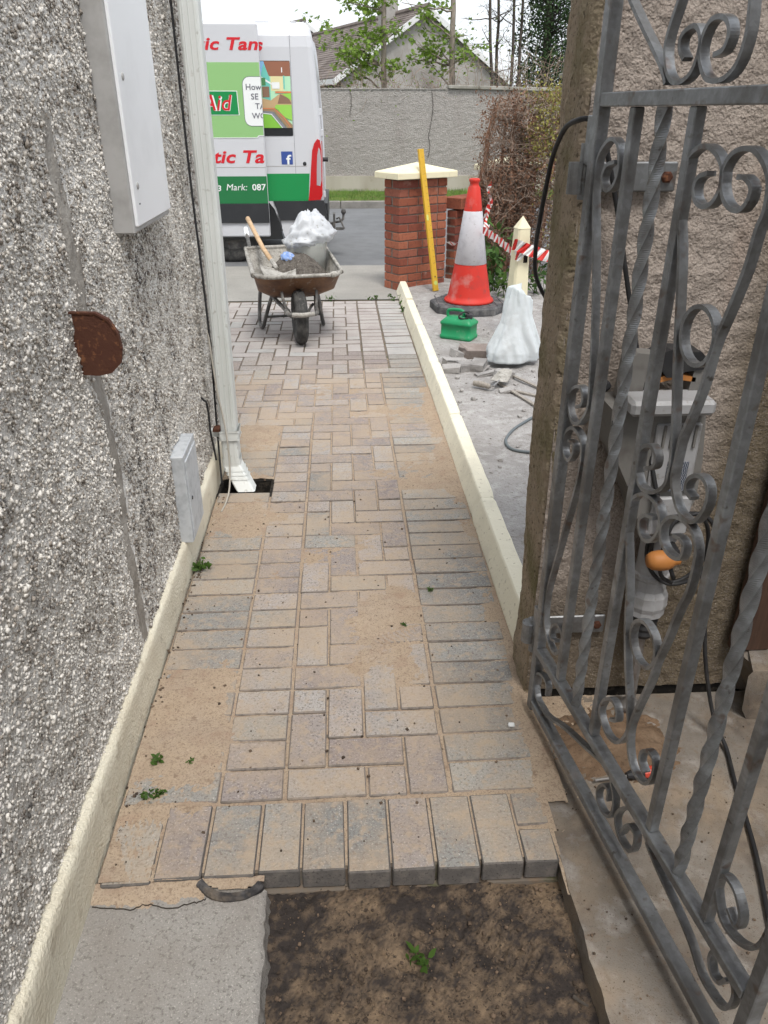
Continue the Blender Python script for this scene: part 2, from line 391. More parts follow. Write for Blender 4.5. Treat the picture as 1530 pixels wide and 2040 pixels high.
M['black_plastic'] = mk('black_plastic', (.03, .031, .034), .5, .4, [dict(s=8, d=4, lo=.5, hi=.8, c=(.06, .06, .062), a=.5)])
M['cable_white'] = mk('cable_white', (.42, .39, .34), .6, .3)
M['void'] = mk('void', (.02, .018, .016), .95, .1, [dict(s=50, lo=.5, hi=.7, c=(.06, .05, .04))])
M['brick'] = mk('brick', rough=.85, spec=.2, rndcol=[(0, (.30, .10, .06)), (.25, (.25, .078, .05)), (.5, (.34, .122, .072)), (.75, (.27, .098, .066)), (.9, (.19, .062, .046))], rnd=.12, layers=[dict(s=40, d=5, lo=.52, hi=.7, c=(.13, .05, .04), a=.6), dict(s=9, d=5, lo=.62, hi=.75, c=(.42, .33, .28), a=.4)], bump=[('N', 150, 4, .5, .004)])
M['brick_mortar'] = mk('brick_mortar', (.17, .14, .12), .95, .1, [dict(s=60, lo=.45, hi=.65, c=(.24, .20, .17))])
M['farwall'] = mk('farwall', (.41, .385, .36), .95, .1, [dict(s=.7, d=6, lo=.4, hi=.66, c=(.36, .335, .315), a=.85), dict(s=2.4, d=6, lo=.52, hi=.74, c=(.29, .25, .23), a=.75, st=(1, 1, .22)), dict(s=60, k='V', lo=.25, hi=.55, c=(.30, .28, .26), a=.7), dict(s=55, d=2, lo=.56, hi=.7, c=(.60, .58, .55), a=.5)], [('V', 50, 3, .9, .014), ('N', 90, 4, .6, .01)])
M['farplinth'] = mk('farplinth', (.43, .40, .335), .95, .1, [dict(s=1.6, d=6, lo=.42, hi=.7, c=(.32, .29, .23), st=(1, 1, .3)), dict(s=5, d=5, lo=.58, hi=.74, c=(.15, .14, .08), a=.7)], [('N', 60, 4, .4, .005)])
M['kerbstone'] = mk('kerbstone', (.27, .255, .235), .95, .1, [dict(s=6, d=5, lo=.4, hi=.7, c=(.19, .18, .165)), dict(s=50, lo=.58, hi=.7, c=(.13, .12, .11))], [('N', 90, 4, .5, .005)], rnd=.1)
M['coping'] = mk('coping', (.36, .345, .31), .95, .1, [dict(s=3, d=6, lo=.42, hi=.68, c=(.22, .21, .18)), dict(s=20, d=4, lo=.6, hi=.72, c=(.48, .46, .42), a=.6)], [('N', 60, 4, .5, .006)])
M['crack'] = mk('crack', (.06, .052, .045), .95, .05)
# ================================================================== SETTING
def sheet(name, x0, x1, y0, y1, z, mat, amp=0, step=.25, seed=3, sc_=1.2):
    nx = max(2, int((x1 - x0) / step) + 1); ny = max(2, int((y1 - y0) / step) + 1)
    X, Y = np.meshgrid(np.linspace(x0, x1, nx), np.linspace(y0, y1, ny), indexing='ij')
    Z = z + amp * fbm(X * sc_, Y * sc_, seed)
    return struct(MB().grid(X, Y, Z).build(name, mat, smooth=True))
b = MB(); b.add([(-300, -60, -.16), (300, -60, -.16), (300, 500, -.16), (-300, 500, -.16)], [(0, 1, 2, 3)])
struct(b.build('ground', M['earth']))
sheet('road', -40, 40, 8.92, 14.9, -.03, M['asphalt'], .006, .4)
sheet('footpath', -9, .56, 7.13, 8.90, .0, M['pavement'], .004, .12)
sheet('yard', .62, 6.0, 1.9, 8.9, .022, M['yard'], .008, .03, 5, 5)
# far kerb, one stone after another
kb = struct(MB().bb(-30, 30, 14.96, 15.2, -.15, .04).build('far_kerb', M['kerbstone']))
proto = None
for i, x in enumerate(np.arange(-5.0, 7.0, .915)):
    if proto is None:
        c = MB(); c.cbox((0, 0, 0), (.905, .14, .24), .012); proto = c.build('kerb_stone', M['kerbstone'], kb, W=False); o = proto
    else:
        o = proto.copy(); col.objects.link(o); o.parent = kb
    o.location = (x, 14.97, -.025 + random.uniform(-.004, .004))
sheet('verge', -12, 12, 15.03, 17.12, .075, M['turf'], .015, .1)
n = 15000
bx = rng.uniform(-3.0, 5.5, n); by = 15.06 + 2.0 * rng.random(n) ** 1.0; bh = rng.uniform(.03, .075, n) * (1 + .5 * fbm(bx * 1.3, by * 1.3, 8)); ba = rng.uniform(0, math.pi, n); lx = rng.normal(0, .02, n); ly = rng.normal(0, .02, n)
V = np.zeros((n, 3, 3)); ww = .006
V[:, 0] = np.stack([bx - ww * np.cos(ba), by - ww * np.sin(ba), np.full(n, .06)], -1); V[:, 1] = np.stack([bx + ww * np.cos(ba), by + ww * np.sin(ba), np.full(n, .06)], -1); V[:, 2] = np.stack([bx + lx, by + ly, .07 + bh], -1)
g = MB(); g.v = V.reshape(-1, 3).tolist(); g.f = [(3 * i, 3 * i + 1, 3 * i + 2) for i in range(n)]; g.m = [0] * n
tag(stuff(g.build('grass', M['grass'])), 'rough green grass verge at the foot of the far wall', 'grass')

# ------------------------------------------------------------------ block paving
bed = MB(); bed.bb(-.60, .535, 1.165, 3.1, -.075, -.062); bed.bb(-.30, .535, 3.1, 3.3, -.075, -.062); bed.bb(-2.6, .535, 3.3, 7.12, -.075, -.012)
bed.bb(-.33, .535, 3.1, 3.3, -.061, -.012); bed.bb(-.60, .468, 1.182, 1.24, -.061, -.012); bed.bb(-.60, .535, 1.24, 3.1, -.061, -.012); bed.bb(-2.6, .535, 4.9, 7.12, -.0115, -.0062)
path = struct(bed.build('paved_path', M['joint']))
U = .1035; JT = .0045
bricks = []          # (x0, x1, y0, y1, colour, tilt)
def br(x0, x1, y0, y1, c): bricks.append((x0, x1, y0, y1, c))
# soldier course at the cut edge
xs = [-.572, -.455, -.345, -.225, -.124, -.021, .081, .184, .287, .388]
for i in range(len(xs) - 1):
    br(xs[i], xs[i + 1], 1.165 + random.uniform(-.009, .006), 1.372, 'g' if random.random() < .6 else 'r')
br(.388, .47, 1.165, 1.262, 'g'); br(.388, .472, 1.27, 1.372, 'g')
# left grey border, then the red course beside it
y = 1.378
k = 0
while y < 3.10:
    br(-.573, -.338, y, y + U, 'g' if random.random() < .85 else 'r'); y += U; k += 1
y = 1.378
while y < 3.9:
    br(-.336, -.176, y, y + U, 'g' if random.random() < .12 else 'r'); y += U
y = 3.31
while y < 3.9:
    br(-.573, -.338, y, y + U, 'g'); y += U
# right grey border
y = 1.378
while y < 4.9:
    br(.247, min(.474 + (y - 1.378) * .05, .526) if y < 2.4 else .526, y, y + U, 'g' if random.random() < .88 else 'r'); y += U
# herringbone field
X0, Y0 = -.172, 1.378
def herring(x_lo, x_hi, j0, j1, cells):
    for (i, j) in cells:
        q = (i - j) % 4
        if q == 0 and (i + 1, j) in cells: br(X0 + i * U, X0 + (i + 2) * U, Y0 + j * U, Y0 + (j + 1) * U, 'r' if random.random() < .9 else 'g')
        elif q == 1 and (i - 1, j) in cells: pass
        elif q == 3 and (i, j + 1) in cells: br(X0 + i * U, X0 + (i + 1) * U, Y0 + j * U, Y0 + (j + 2) * U, 'r' if random.random() < .9 else 'g')
        elif q == 2 and (i, j - 1) in cells: pass
        else: br(X0 + i * U, X0 + (i + 1) * U, Y0 + j * U, Y0 + (j + 1) * U, 'r' if random.random() < .85 else 'g')
cells = set()
for j in range(0, 55):
    yy = Y0 + j * U
    lo = 0 if yy < 3.88 else -19
    hi = 4 if yy < 4.88 else 3
    for i in range(lo, hi): cells.add((i, j))
herring(0, 0, 0, 0, sorted(cells))
y = Y0 + 34 * U
while y < 7.05:
    br(.142, .31, y, y + U, 'r'); br(.316, .526, y, y + U, 'g'); y += U
bricks.sort(key=lambda q: q[2] + .25 * abs(q[0] + .05))
protos = {}
rest = {'r': MB(), 'g': MB()}
cnt = 0
for (x0, x1, y0, y1, c) in bricks:
    if c == 'r' and y0 > 4.95 and random.random() < .0: continue
    jt = JT + random.uniform(0, .0022)
    w = round(x1 - x0 - jt, 3); d = round(y1 - y0 - jt, 3); z = random.gauss(0, .0011)
    cx, cy = (x0 + x1) / 2 + random.uniform(-.001, .001), (y0 + y1) / 2 + random.uniform(-.001, .001)
    tx, ty, tz = random.gauss(0, .006), random.gauss(0, .006), random.gauss(0, .006)
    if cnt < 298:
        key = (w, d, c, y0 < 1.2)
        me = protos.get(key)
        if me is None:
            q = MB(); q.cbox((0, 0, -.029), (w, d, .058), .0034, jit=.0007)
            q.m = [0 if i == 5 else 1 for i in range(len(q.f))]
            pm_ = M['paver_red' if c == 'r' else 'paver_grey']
            o = q.build('brick', [pm_, M['paver_side' if y0 < 1.2 else 'paver_edge_shade']], path, W=False); protos[key] = o.data
        else:
            o = bpy.data.objects.new('brick', me); col.objects.link(o); o.parent = path
        o.location = (cx, cy, z); o.rotation_euler = (tx, ty, tz); cnt += 1
    else:
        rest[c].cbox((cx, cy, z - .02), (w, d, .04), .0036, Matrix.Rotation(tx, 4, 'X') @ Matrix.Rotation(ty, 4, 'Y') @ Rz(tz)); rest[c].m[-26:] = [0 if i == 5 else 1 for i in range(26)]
def fpal(name, pal, layers, bump):        # the same clay colours for the joined far bricks, picked per island
    m = bpy.data.materials.new(name)
    return m
_fl = [dict(s=150, d=3, lo=.56, hi=.7, c=(.10, .085, .075), a=.45), dict(s=4, d=5, lo=.4, hi=.6, c=(.44, .41, .39), a=.7), dict(s=3.0, d=6, lo=.40, hi=.60, c=(.40, .325, .245), a=.7, ylim=(4.75, 5.35)), dict(s=40, d=6, lo=.45, hi=.66, c=(.40, .325, .245), a=.45, ylim=(4.75, 5.35))]
M['far_red'] = mk('far_red', (.42, .385, .365), .93, .12, [dict(s=8.1, k='C', lo=.1, hi=.9, c=(.36, .32, .305), a=.8)] + _fl, _pb)
M['far_grey'] = mk('far_grey', (.42, .41, .395), .93, .12, [dict(s=8.1, k='C', lo=.1, hi=.9, c=(.34, .335, .325), a=.8)] + _fl, _pb)
stuff(rest['r'].build('far_red_bricks', [M['far_red'], M['paver_edge_shade']], path)); stuff(rest['g'].build('far_grey_bricks', [M['far_grey'], M['paver_edge_shade']], path))

# jointing sand brushed over the blocks
def bump1(v, a, b_, s=.12):      # 1 between a and b_, soft ends
    return 1 / (1 + np.exp(-(v - a) / s * 4)) * 1 / (1 + np.exp((v - b_) / s * 4))
gx = np.arange(-1.9, .531, .0062); gy = np.arange(1.167, 5.35, .0062)
X, Y = np.meshgrid(gx, gy, indexing='ij')
bias = np.full(X.shape, -.30)
L_ = bump1(X, -.7, -.35, .05); C_ = bump1(X, -.17, .25, .08); Rr = bump1(X, .26, .6, .06)
bias += L_ * (1.35 * bump1(Y, 1.36, 2.0) + 1.25 * bump1(Y, 1.0, 1.38, .03) + 1.0 * bump1(Y, 2.72, 3.12) + 1.2 * bump1(Y, 3.2, 3.95) - .15 * bump1(Y, 2.0, 2.65))
bias += C_ * (1.0 * bump1(Y, 1.72, 2.33) * bump1(X, -.02, .3, .1) + .25 * bump1(Y, 2.4, 3.4) + .1 * bump1(Y, 1.38, 1.7))
bias += Rr * (.45 * bump1(Y, 1.7, 2.0) + .2 * bump1(Y, 2.3, 2.8) + .75 * bump1(Y, 3.15, 3.6) + .4 * bump1(Y, 1.3, 1.7)) + bump1(X, .46, .7, .03) * .9 * bump1(Y, 1.2, 4.6)
bias += .40 * bump1(Y, 3.8, 4.9, .2) - 1.6 * (1 / (1 + np.exp(-(Y - 5.1) / .05))) + .3 * bump1(Y, 4.85, 5.1, .06) * bump1(X, -.1, .35, .1)
cov = bias + 1.15 * fbm(X * 3.1, Y * 3.1, 21, 5) + .30 * fbm(X * 23, Y * 23, 5, 3)
Z = -.0046 + np.clip(cov, -.35, 1.1) * .0066
Z += .0020 * (rng.random(X.shape) - .5) + .0016 * fbm(X * 55, Y * 55, 9, 3) + .0010 * fbm(X * 16, Y * 16, 10, 3)
# a boot print and brushed streaks
def local(x, y, cx, cy, a): return (x - cx) * math.cos(a) + (y - cy) * math.sin(a), -(x - cx) * math.sin(a) + (y - cy) * math.cos(a)
u, v = local(X, Y, .165, 2.03, .25)
ins = (np.abs(u) < .085) & (np.abs(v) < .033)
Z = np.where(ins, Z + .0026 * np.sign(np.sin(u * 330 + 3 * np.sin(v * 60))), Z)
Z = np.where((~ins) & (np.abs(u) < .098) & (np.abs(v) < .046), Z + .003, Z)
u, v = local(X, Y, -.47, 1.26, .35)
Z = np.where((np.abs(u) < .07) & (np.abs(v) < .1), Z - .0022 + .0022 * np.sin(u * 420 + 8 * v), Z)
mask = ((X[:-1, :-1] > -.578) | (Y[:-1, :-1] > 3.72)) & ~((X[:-1, :-1] < -.33) & (Y[:-1, :-1] > 3.10) & (Y[:-1, :-1] < 3.275)) & (Y[:-1, :-1] < 5.3)
mask &= ~((Y[:-1, :-1] < 1.18) & (cov[:-1, :-1] < .3))
mask &= ~((X[:-1, :-1] > .472 + np.clip((Y[:-1, :-1] - 1.2) * .06, 0, .06)) & (Y[:-1, :-1] < 1.36 + .22 * fbm(X[:-1, :-1] * 14, Y[:-1, :-1] * 14, 67, 4)))
mask &= (Z[:-1, :-1] > -.009)
sand = struct(MB().grid(X, Y, Z, mask).build('sand', M['sand'], smooth=True))
sand['kind'] = 'stuff'; tag(sand, 'pale orange jointing sand brushed over the block paving', 'sand')

# ------------------------------------------------------------------ the dug-out and its surrounds
gx = np.arange(-.27, .50, .005); gy = np.arange(.1, 1.26, .005)
X, Y = np.meshgrid(gx, gy, indexing='ij')
Z = -.066 + .015 * fbm(X * 5, Y * 5, 31, 5) + .007 * fbm(X * 22, Y * 22, 33, 4) + .0045 * fbm(X * 75, Y * 75, 35, 3) + .003 * rng.random(X.shape) ** 2 + .010 * np.clip(ridged(X * 12, Y * 12, 36, 3) - .62, 0, 1)
for (cx, cy, a) in ((-.03, .985, .5), (.13, 1.0, 1.1), (.30, 1.02, -.6)):      # tread marks
    u, v = local(X, Y, cx, cy, a)
    Z += np.where((np.abs(u) < .09) & (np.abs(v) < .035), .0030 * np.sign(np.sin(u * 260)) - .004, 0)
ds = struct(MB().grid(X, Y, Z).build('dug_soil', M['soil'], smooth=True))
w_ = np.clip(.42 + 1.4 * fbm(X * 4.5, Y * 4.5, 37, 5) + 2.2 * (X - .12) + 1.0 * (Y - 1.05) + .75 * fbm(X * 26, Y * 26, 38, 3) + .55 * (rng.random(X.shape) - .5), 0, 1)[..., None]
setcol(ds, (np.array([.036, .029, .026]) * (1 - w_) + np.array([.20, .142, .092]) * w_).reshape(-1, 3))
# concrete slab with a broken, crumbling edge
gx = np.linspace(0, 1, 60); gy = np.arange(-.3, 1.168, .008)
Uu, Y = np.meshgrid(gx, gy, indexing='ij')
edge = -.197 + .005 * fbm(Y * 7, Y * 0, 41, 4) + .0035 * fbm(Y * 45, Y * 0, 43, 2) + .012 * np.clip((1.0 - Y), 0, .3)
X = -.60 + (edge + .60) * Uu
end = np.where(Y > 1.10, 1, 0)
top = -.016 + .0015 * fbm(X * 30, Y * 30, 44, 3) - .010 * np.clip((Uu - .97) / .03, 0, 1) ** 2
Yb = Y - .02 * Uu * (Y > 1.1) * (Y - 1.1) / .07
sl = MB().grid(X, Yb, top)
nf = len(gy)
Vr = [(X[-1, j] + .004, Yb[-1, j], top[-1, j]) for j in range(nf)]
rows = 5; S = []
for r in range(rows):
    t = r / (rows - 1)
    for j in range(nf):
        S.append((X[-1, j] + .010 * t + .006 * float(fbm(np.array([Y[0, j] * 60]), np.array([t * 4.]), 51, 3)[0]) * (1 if r else 0), Yb[-1, j], top[-1, j] - .075 * t))
Fq = [(r * nf + j, r * nf + j + 1, (r + 1) * nf + j + 1, (r + 1) * nf + j) for r in range(rows - 1) for j in range(nf - 1)]
sl.add(S, Fq)
slab = struct(sl.build('concrete_slab', M['slab'], smooth=True))
# the crack where the slab has parted from its sandy lip
pts = [(-.575, 1.120), (-.53, 1.112), (-.49, 1.108), (-.46, 1.118), (-.43, 1.112), (-.40, 1.105), (-.37, 1.114), (-.345, 1.118), (-.33, 1.125)]
c = MB(); pp = catmull([(x, y, -.0125) for x, y in pts], 5)
c.sweep([tuple(p + np.array([0, random.uniform(-.002, .002), -.0014])) for p in pp], (0, 0, 1), .003, .0012); c.build('crack', M['crack'], slab)
gx = np.arange(-.585, -.33, .005); gy = np.arange(1.09, 1.172, .005); X, Y = np.meshgrid(gx, gy, indexing='ij')
Z = -.0185 + .011 * np.clip((Y - 1.118 - .012 * fbm(X * 14, X * 0, 47, 3)) / .05, -.6, 1) + .004 * (fbm(X * 30, Y * 30, 48, 3)) + .0015 * rng.random(X.shape)
stuff(MB().grid(X, Y, Z).build('sand_spill', M['sand'], slab, smooth=True))
# concrete strip under the gate
gx = np.linspace(.473, 2.2, 160); gy = np.arange(-.2, 1.74, .02)
X, Y = np.meshgrid(gx, gy, indexing='ij')
X = np.where(X < .474, X + .004 * fbm(Y * 25, Y * 0, 61, 3) + .012 * np.clip(1.0 - Y, 0, 1) * 0, X)
Z = -.006 + .003 * fbm(X * 6, Y * 6, 63, 4)
th = MB().grid(X, Y, Z)
nf = len(gy); S = [(X[0, j], Y[0, j], Z[0, j]) for j in range(nf)] + [(X[0, j] - .004, Y[0, j], -.09) for j in range(nf)]
th.add(S, [(j + 1, j, nf + j, nf + j + 1) for j in range(nf - 1)])
struct(th.build('threshold_concrete', M['threshold'], smooth=True))
gx = np.arange(.466, .80, .006); gy = np.arange(.95, 1.73, .006); X, Y = np.meshgrid(gx, gy, indexing='ij')
cv = .55 - 3.2 * (X - .47) + 2.2 * (Y - 1.25) + .9 * fbm(X * 6, Y * 6, 68, 5) + .35 * fbm(X * 40, Y * 40, 69, 3) + .3 * (rng.random(X.shape) - .5)
Z = -.0125 + .0085 * np.clip(cv, -.3, 1.0) + .0012 * fbm(X * 50, Y * 50, 70, 2)
dr_ = stuff(MB().grid(X, Y, Z, cv[:-1, :-1] > .1).build('sand_drift', M['sand'], smooth=True)); tag(dr_, 'thin drift of sand over the concrete beside the gate hinge', 'sand')
# broken paver lip over the slab corner
def chunk(b, c, d, seed, M_=None, ch=.25):
    """an irregular broken lump: a jittered, chipped box"""
    rs = random.Random(seed); q = MB(); q.cbox((0, 0, 0), d, min(d) * ch)
    v = [Vector(p) + Vector((rs.gauss(0, 1) * d[0], rs.gauss(0, 1) * d[1], rs.gauss(0, 1) * d[2])) * .06 for p in q.v]
    if M_ is not None: v = [M_ @ p for p in v]
    b.add([p + Vector(c) for p in v], q.f)
# ================================================================== LEFT HOUSE WALL
hw = thing('house', 'white and grey pebble dashed house wall on the left', 'house', (-.6, 1.5, 0))
b = MB(); b.bb(-4.5, -.612, -1.6, 3.70, 0, 4.8); b.build('wall', M['wall_mortar'], hw)
def undul(y, z): return .006 * fbm(y * 4, z * 4, 77, 3) + .0045 * fbm(y * 15, z * 15, 89, 2)
Y, Zz = np.meshgrid(np.arange(-.4, 3.705, .010), np.arange(.145, 2.4, .010), indexing='ij')
MB().grid(-.599 + undul(Y, Zz) + .0022 * fbm(Y * 70, Zz * 70, 90, 2), Y, Zz).build('dash_coat', M['wall_mortar'], hw, smooth=True)
# plinth, with a slightly wavy face
gy = np.arange(-1.6, 3.705, .02); gz = np.array([0, .02, .05, .08, .11, .135, .15, .155])
Y, Zz = np.meshgrid(gy, gz, indexing='ij')
X = -.580 + .004 * fbm(Y * 9, Zz * 12, 71, 4) - np.where(Zz > .14, .006, 0) - np.where(Zz > .152, .03, 0)
Zt = Zz + np.where(Zz > .12, .008 * fbm(Y * 3, Y * 0, 73, 3), 0)
q = MB().grid(X, Y, Zt - .03 * (Zz == 0)); q.bb(-.62, -.584, 3.66, 3.706, -.02, .15)
q.build('plinth', M['cream_plinth'], hw, smooth=True)
# pebble dash: thousands of thrown stone chips
n = 142000
cy = rng.uniform(.35, 3.7, n); cz = rng.uniform(.145, 2.12, n)
keep = ~((cy < .8) & (cz > 1.45)) & ~((cy > 2.95) & (rng.random(n) < .15))
def chase(z): return 1.845 + .028 * np.sin(z * 3.1) + .010 * np.sin(z * 11) + np.where(z > .85, (z - .85) * .0, 0)
inpatch = (np.abs(cy - chase(cz)) < .040 + .014 * fbm(cz * 8, cz * 0, 75, 3) + .008 * fbm(cy * 60, cz * 40, 74, 2)) & (cz < 1.50 + .12 * fbm(cy * 40, cz * 0, 73, 2)) & (fbm(cy * 34, cz * 14, 76, 3) < .12)
keep &= ~inpatch
cy = cy[keep]; cz = cz[keep]; n = len(cy)
far_ = np.clip((cy - 1.0) / 2.5, 0, 1)
rad = np.clip(.0034 * np.exp(rng.normal(0, .40, n)), .0016, .009)
base = np.array([(1, 0, 0), (-1, 0, 0), (0, 1, 0), (0, -1, 0), (0, 0, 1), (0, 0, -1)], float)
tri = [(0, 2, 4), (2, 1, 4), (1, 3, 4), (3, 0, 4), (2, 0, 5), (1, 2, 5), (3, 1, 5), (0, 3, 5)]
Vv = base[None] * (rad[:, None, None] * rng.uniform(.55, 1.35, (n, 6, 1)))
# random rotation from random quaternions
qq = rng.normal(size=(n, 4)); qq /= np.linalg.norm(qq, axis=1)[:, None]; w_, x_, y_, z_ = qq.T
Rm = np.stack([np.stack([1 - 2 * (y_ ** 2 + z_ ** 2), 2 * (x_ * y_ - z_ * w_), 2 * (x_ * z_ + y_ * w_)], -1), np.stack([2 * (x_ * y_ + z_ * w_), 1 - 2 * (x_ ** 2 + z_ ** 2), 2 * (y_ * z_ - x_ * w_)], -1), np.stack([2 * (x_ * z_ - y_ * w_), 2 * (y_ * z_ + x_ * w_), 1 - 2 * (x_ ** 2 + y_ ** 2)], -1)], -2)
Vv = np.einsum('nij,nkj->nki', Rm, Vv)
Vv[:, :, 0] *= .7
und = undul(cy, cz)
ctr = np.stack([-.600 + rng.uniform(-.0004, .0042, n) + und, cy, cz], -1)
Vv = Vv + ctr[:, None]
pal = np.array([(.84, .83, .81), (.78, .765, .74), (.68, .66, .63), (.50, .475, .445), (.37, .335, .30), (.23, .205, .185), (.13, .125, .125)])
clump = fbm(cy * 26, cz * 26, 78, 3)
p0 = rng.random(n) * .74 + .46 * clump + .16 * fbm(cy * 8, cz * 8, 88, 3) + .12
# dirt: streaks below the meter box and along the chase, with their own ragged shape
dirt = np.clip(1.3 * np.exp(-((cy - 2.42 - .05 * np.sin(cz * 5)) / .07) ** 2) * (cz < 1.22) * (.35 + .65 * (cz > .5)), 0, 1) + .7 * np.exp(-((cy - chase(cz) - .055) / .022) ** 2) * (cz < 1.7)
dirt += np.clip(.9 * np.exp(-((cy - 3.46) / .06) ** 2), 0, 1) + .45 * np.clip(fbm(cy * 1.6, cz * 1.1, 79, 4) * 2.2, 0, 1)
dirt += .75 * np.exp(-((cy - 2.02 - .12 * cz) / .10) ** 2) * (cz < 1.0) + .6 * np.exp(-((cz - .2) / .13) ** 2) * np.clip(.5 + fbm(cy * 3, cz, 86, 3), 0, 1)
dirt *= .55 + .8 * fbm(cy * 14, cz * 5, 80, 4)
p0 = p0 + .33 * np.clip(dirt, 0, 1.2)
ci = np.digitize(p0, [.30, .50, .62, .76, .90, 1.05])
cc = pal[ci] * rng.uniform(.85, 1.12, (n, 1)) * (1 - .18 * np.clip(dirt, 0, 1))[:, None] * np.array([1.02, .985, .935])
me = bpy.data.meshes.new('stone_chips')
nv = n * 6
me.vertices.add(nv); me.vertices.foreach_set('co', (Vv.reshape(-1, 3) - np.array([-.6, 1.5, 0])).astype(np.float32).ravel())
idx = (np.arange(n)[:, None, None] * 6 + np.array(tri)[None]).reshape(-1)
me.loops.add(len(idx)); me.loops.foreach_set('vertex_index', idx.astype(np.int32))
nf = n * 8; me.polygons.add(nf); me.polygons.foreach_set('loop_start', np.arange(0, nf * 3, 3, dtype=np.int32))
me.update(calc_edges=True); me.materials.append(M['chips'])
o = bpy.data.objects.new('stone_chips', me); col.objects.link(o); o.parent = hw; stuff(o)
setcol(o, np.repeat(cc, 6, axis=0))
# the filled chase running down the wall
zz = np.linspace(.16, 1.52, 140); uu = np.linspace(-1, 1, 17)
Zg, Ug = np.meshgrid(zz, uu, indexing='ij')
wd = .046 + .014 * fbm(Zg * 9, Ug * 0 + 3, 81, 3)
Yg = chase(Zg) + Ug * wd
Xg = -.5985 + undul(Yg, Zg) + .0045 * (1 - 1.5 * Ug ** 2) + .0045 * fbm(Yg * 40, Zg * 22, 82, 4) - .010 * np.exp(-((Ug - .55) / .22) ** 2) * (Zg < .55)
MB().grid(Xg, Yg, Zg).build('mortar_patch', M['mortar_patch'], hw, smooth=True)

# rusted plate left standing out of the wall
pl = [(-.606, .985), (-.600, 1.03), (-.604, 1.06), (-.596, 1.09), (-.598, 1.128), (-.545, 1.126), (-.518, 1.110), (-.502, 1.080), (-.498, 1.045), (-.505, 1.012), (-.53, .988), (-.56, .982)]
b = MB(); b.prism(pl, Matrix(((1, 0, 0, 0), (0, 0, 1, 1.745), (0, 1, 0, 0), (0, 0, 0, 1))), .007)
b.prism([(-.61, 1.1285), (-.545, 1.1265), (-.518, 1.1105), (-.502, 1.0805), (-.499, 1.0455), (-.502, 1.0455), (-.506, 1.079), (-.521, 1.107), (-.546, 1.1225), (-.61, 1.1245)], Matrix(((1, 0, 0, 0), (0, 0, 1, 1.742), (0, 1, 0, 0), (0, 0, 0, 1))), .014)
tag(b.build('rusty_bracket', M['rust'], loc=(-.6, 1.745, .98)), 'rusty brown rounded steel plate sticking out of the pebble dash', 'metal plate')

# meter box
mb = thing('meter_box', 'white electricity meter box with grey rim set in the pebble dash', 'meter box', (-.6, 2.43, 1.22))
b = MB(); b.cbox((-.578, 2.435, 1.60), (.066, .475, .74), .004); b.build('frame', M['box_side'], mb)
b = MB(); b.cbox((-.5435, 2.440, 1.602), (.012, .452, .712), .003); dr = b.build('door', M['white_box'], mb)
for (yy, z_) in ((2.262, 1.60), (2.262, 1.345)):
    b = MB(); b.lathe([(.009, 0), (.009, .002), (.006, .0035)], 14, T(-.5375, yy, z_) @ Ry(R(90))); b.build('lock', M['box_side'], dr)
b = MB(); b.cbox((-.5372, 2.262, 1.30), (.002, .012, .004), .0008); b.build('key_slot', M['black_plastic'], dr)
M['cover_grey'] = mk('cover_grey', (.52, .54, .56), .5, .4, [dict(s=30, d=4, lo=.45, hi=.65, c=(.36, .38, .40), a=.7)])
# small access cover near the plinth
ac = thing('access_cover', 'small grey galvanised access cover low on the pebble dash wall', 'cover', (-.58, 2.55, .14))
b = MB(); b.cbox((-.578, 2.552, .31), (.05, .225, .335), .003); b.build('frame', M['cover_grey'], ac)
b = MB(); b.cbox((-.5515, 2.557, .302), (.006, .196, .30), .002); dd = b.build('door', M['cover_grey'], ac)
b = MB(); b.lathe([(.007, 0), (.007, .002), (.003, .003)], 12, T(-.5483, 2.49, .30) @ Ry(R(90))); b.build('lock', M['black_plastic'], dd)
# downpipe
dp = thing('downpipe', 'pale grey square downpipe at the house corner with angled shoe', 'downpipe', (-.52, 3.24, 0))
def rect_pipe(b, pts, w, d, ch=.008):
    prof = [(-w / 2 + ch, -d / 2), (w / 2 - ch, -d / 2), (w / 2, -d / 2 + ch), (w / 2, d / 2 - ch), (w / 2 - ch, d / 2), (-w / 2 + ch, d / 2), (-w / 2, d / 2 - ch), (-w / 2, -d / 2 + ch)]
    V = []
    for (x, y, z) in pts:
        V += [(x + a, y + c_, z) for a, c_ in prof]
    k = len(prof); F = []
    for i in range(len(pts) - 1):
        for j in range(k): F.append((i * k + j, i * k + (j + 1) % k, (i + 1) * k + (j + 1) % k, (i + 1) * k + j))
    b.add(V, F)
b = MB(); rect_pipe(b, [(-.513, 3.245, .10), (-.511, 3.243, .4), (-.508, 3.246, .75), (-.503, 3.24, 1.1), (-.505, 3.24, 1.6), (-.506, 3.24, 4.6)], .072, .085)
for dx in (-.02, 0, .02): b.tube([(-.513 + dx, 3.2015, .12), (-.511 + dx, 3.1995, .4), (-.508 + dx, 3.2025, .75), (-.503 + dx, 3.1965, 1.1), (-.505 + dx, 3.1965, 2.4)], .0022, 5)
b.build('pipe', M['pipe'], dp)
b = MB(); rect_pipe(b, [(-.512, 3.244, .232), (-.512, 3.244, .272)], .084, .098, .006); rect_pipe(b, [(-.512, 3.244, .229), (-.512, 3.244, .237)], .090, .104, .006); rect_pipe(b, [(-.512, 3.244, .266), (-.512, 3.244, .274)], .090, .104, .006); b.bb(-.60, -.545, 3.225, 3.262, .238, .266); b.build('bracket', M['pipe'], dp)
b = MB(); rect_pipe(b, [(-.513, 3.244, .135), (-.513, 3.244, .105), (-.475, 3.205, .04), (-.452, 3.18, .005), (-.450, 3.178, .003)], .080, .078, .007)
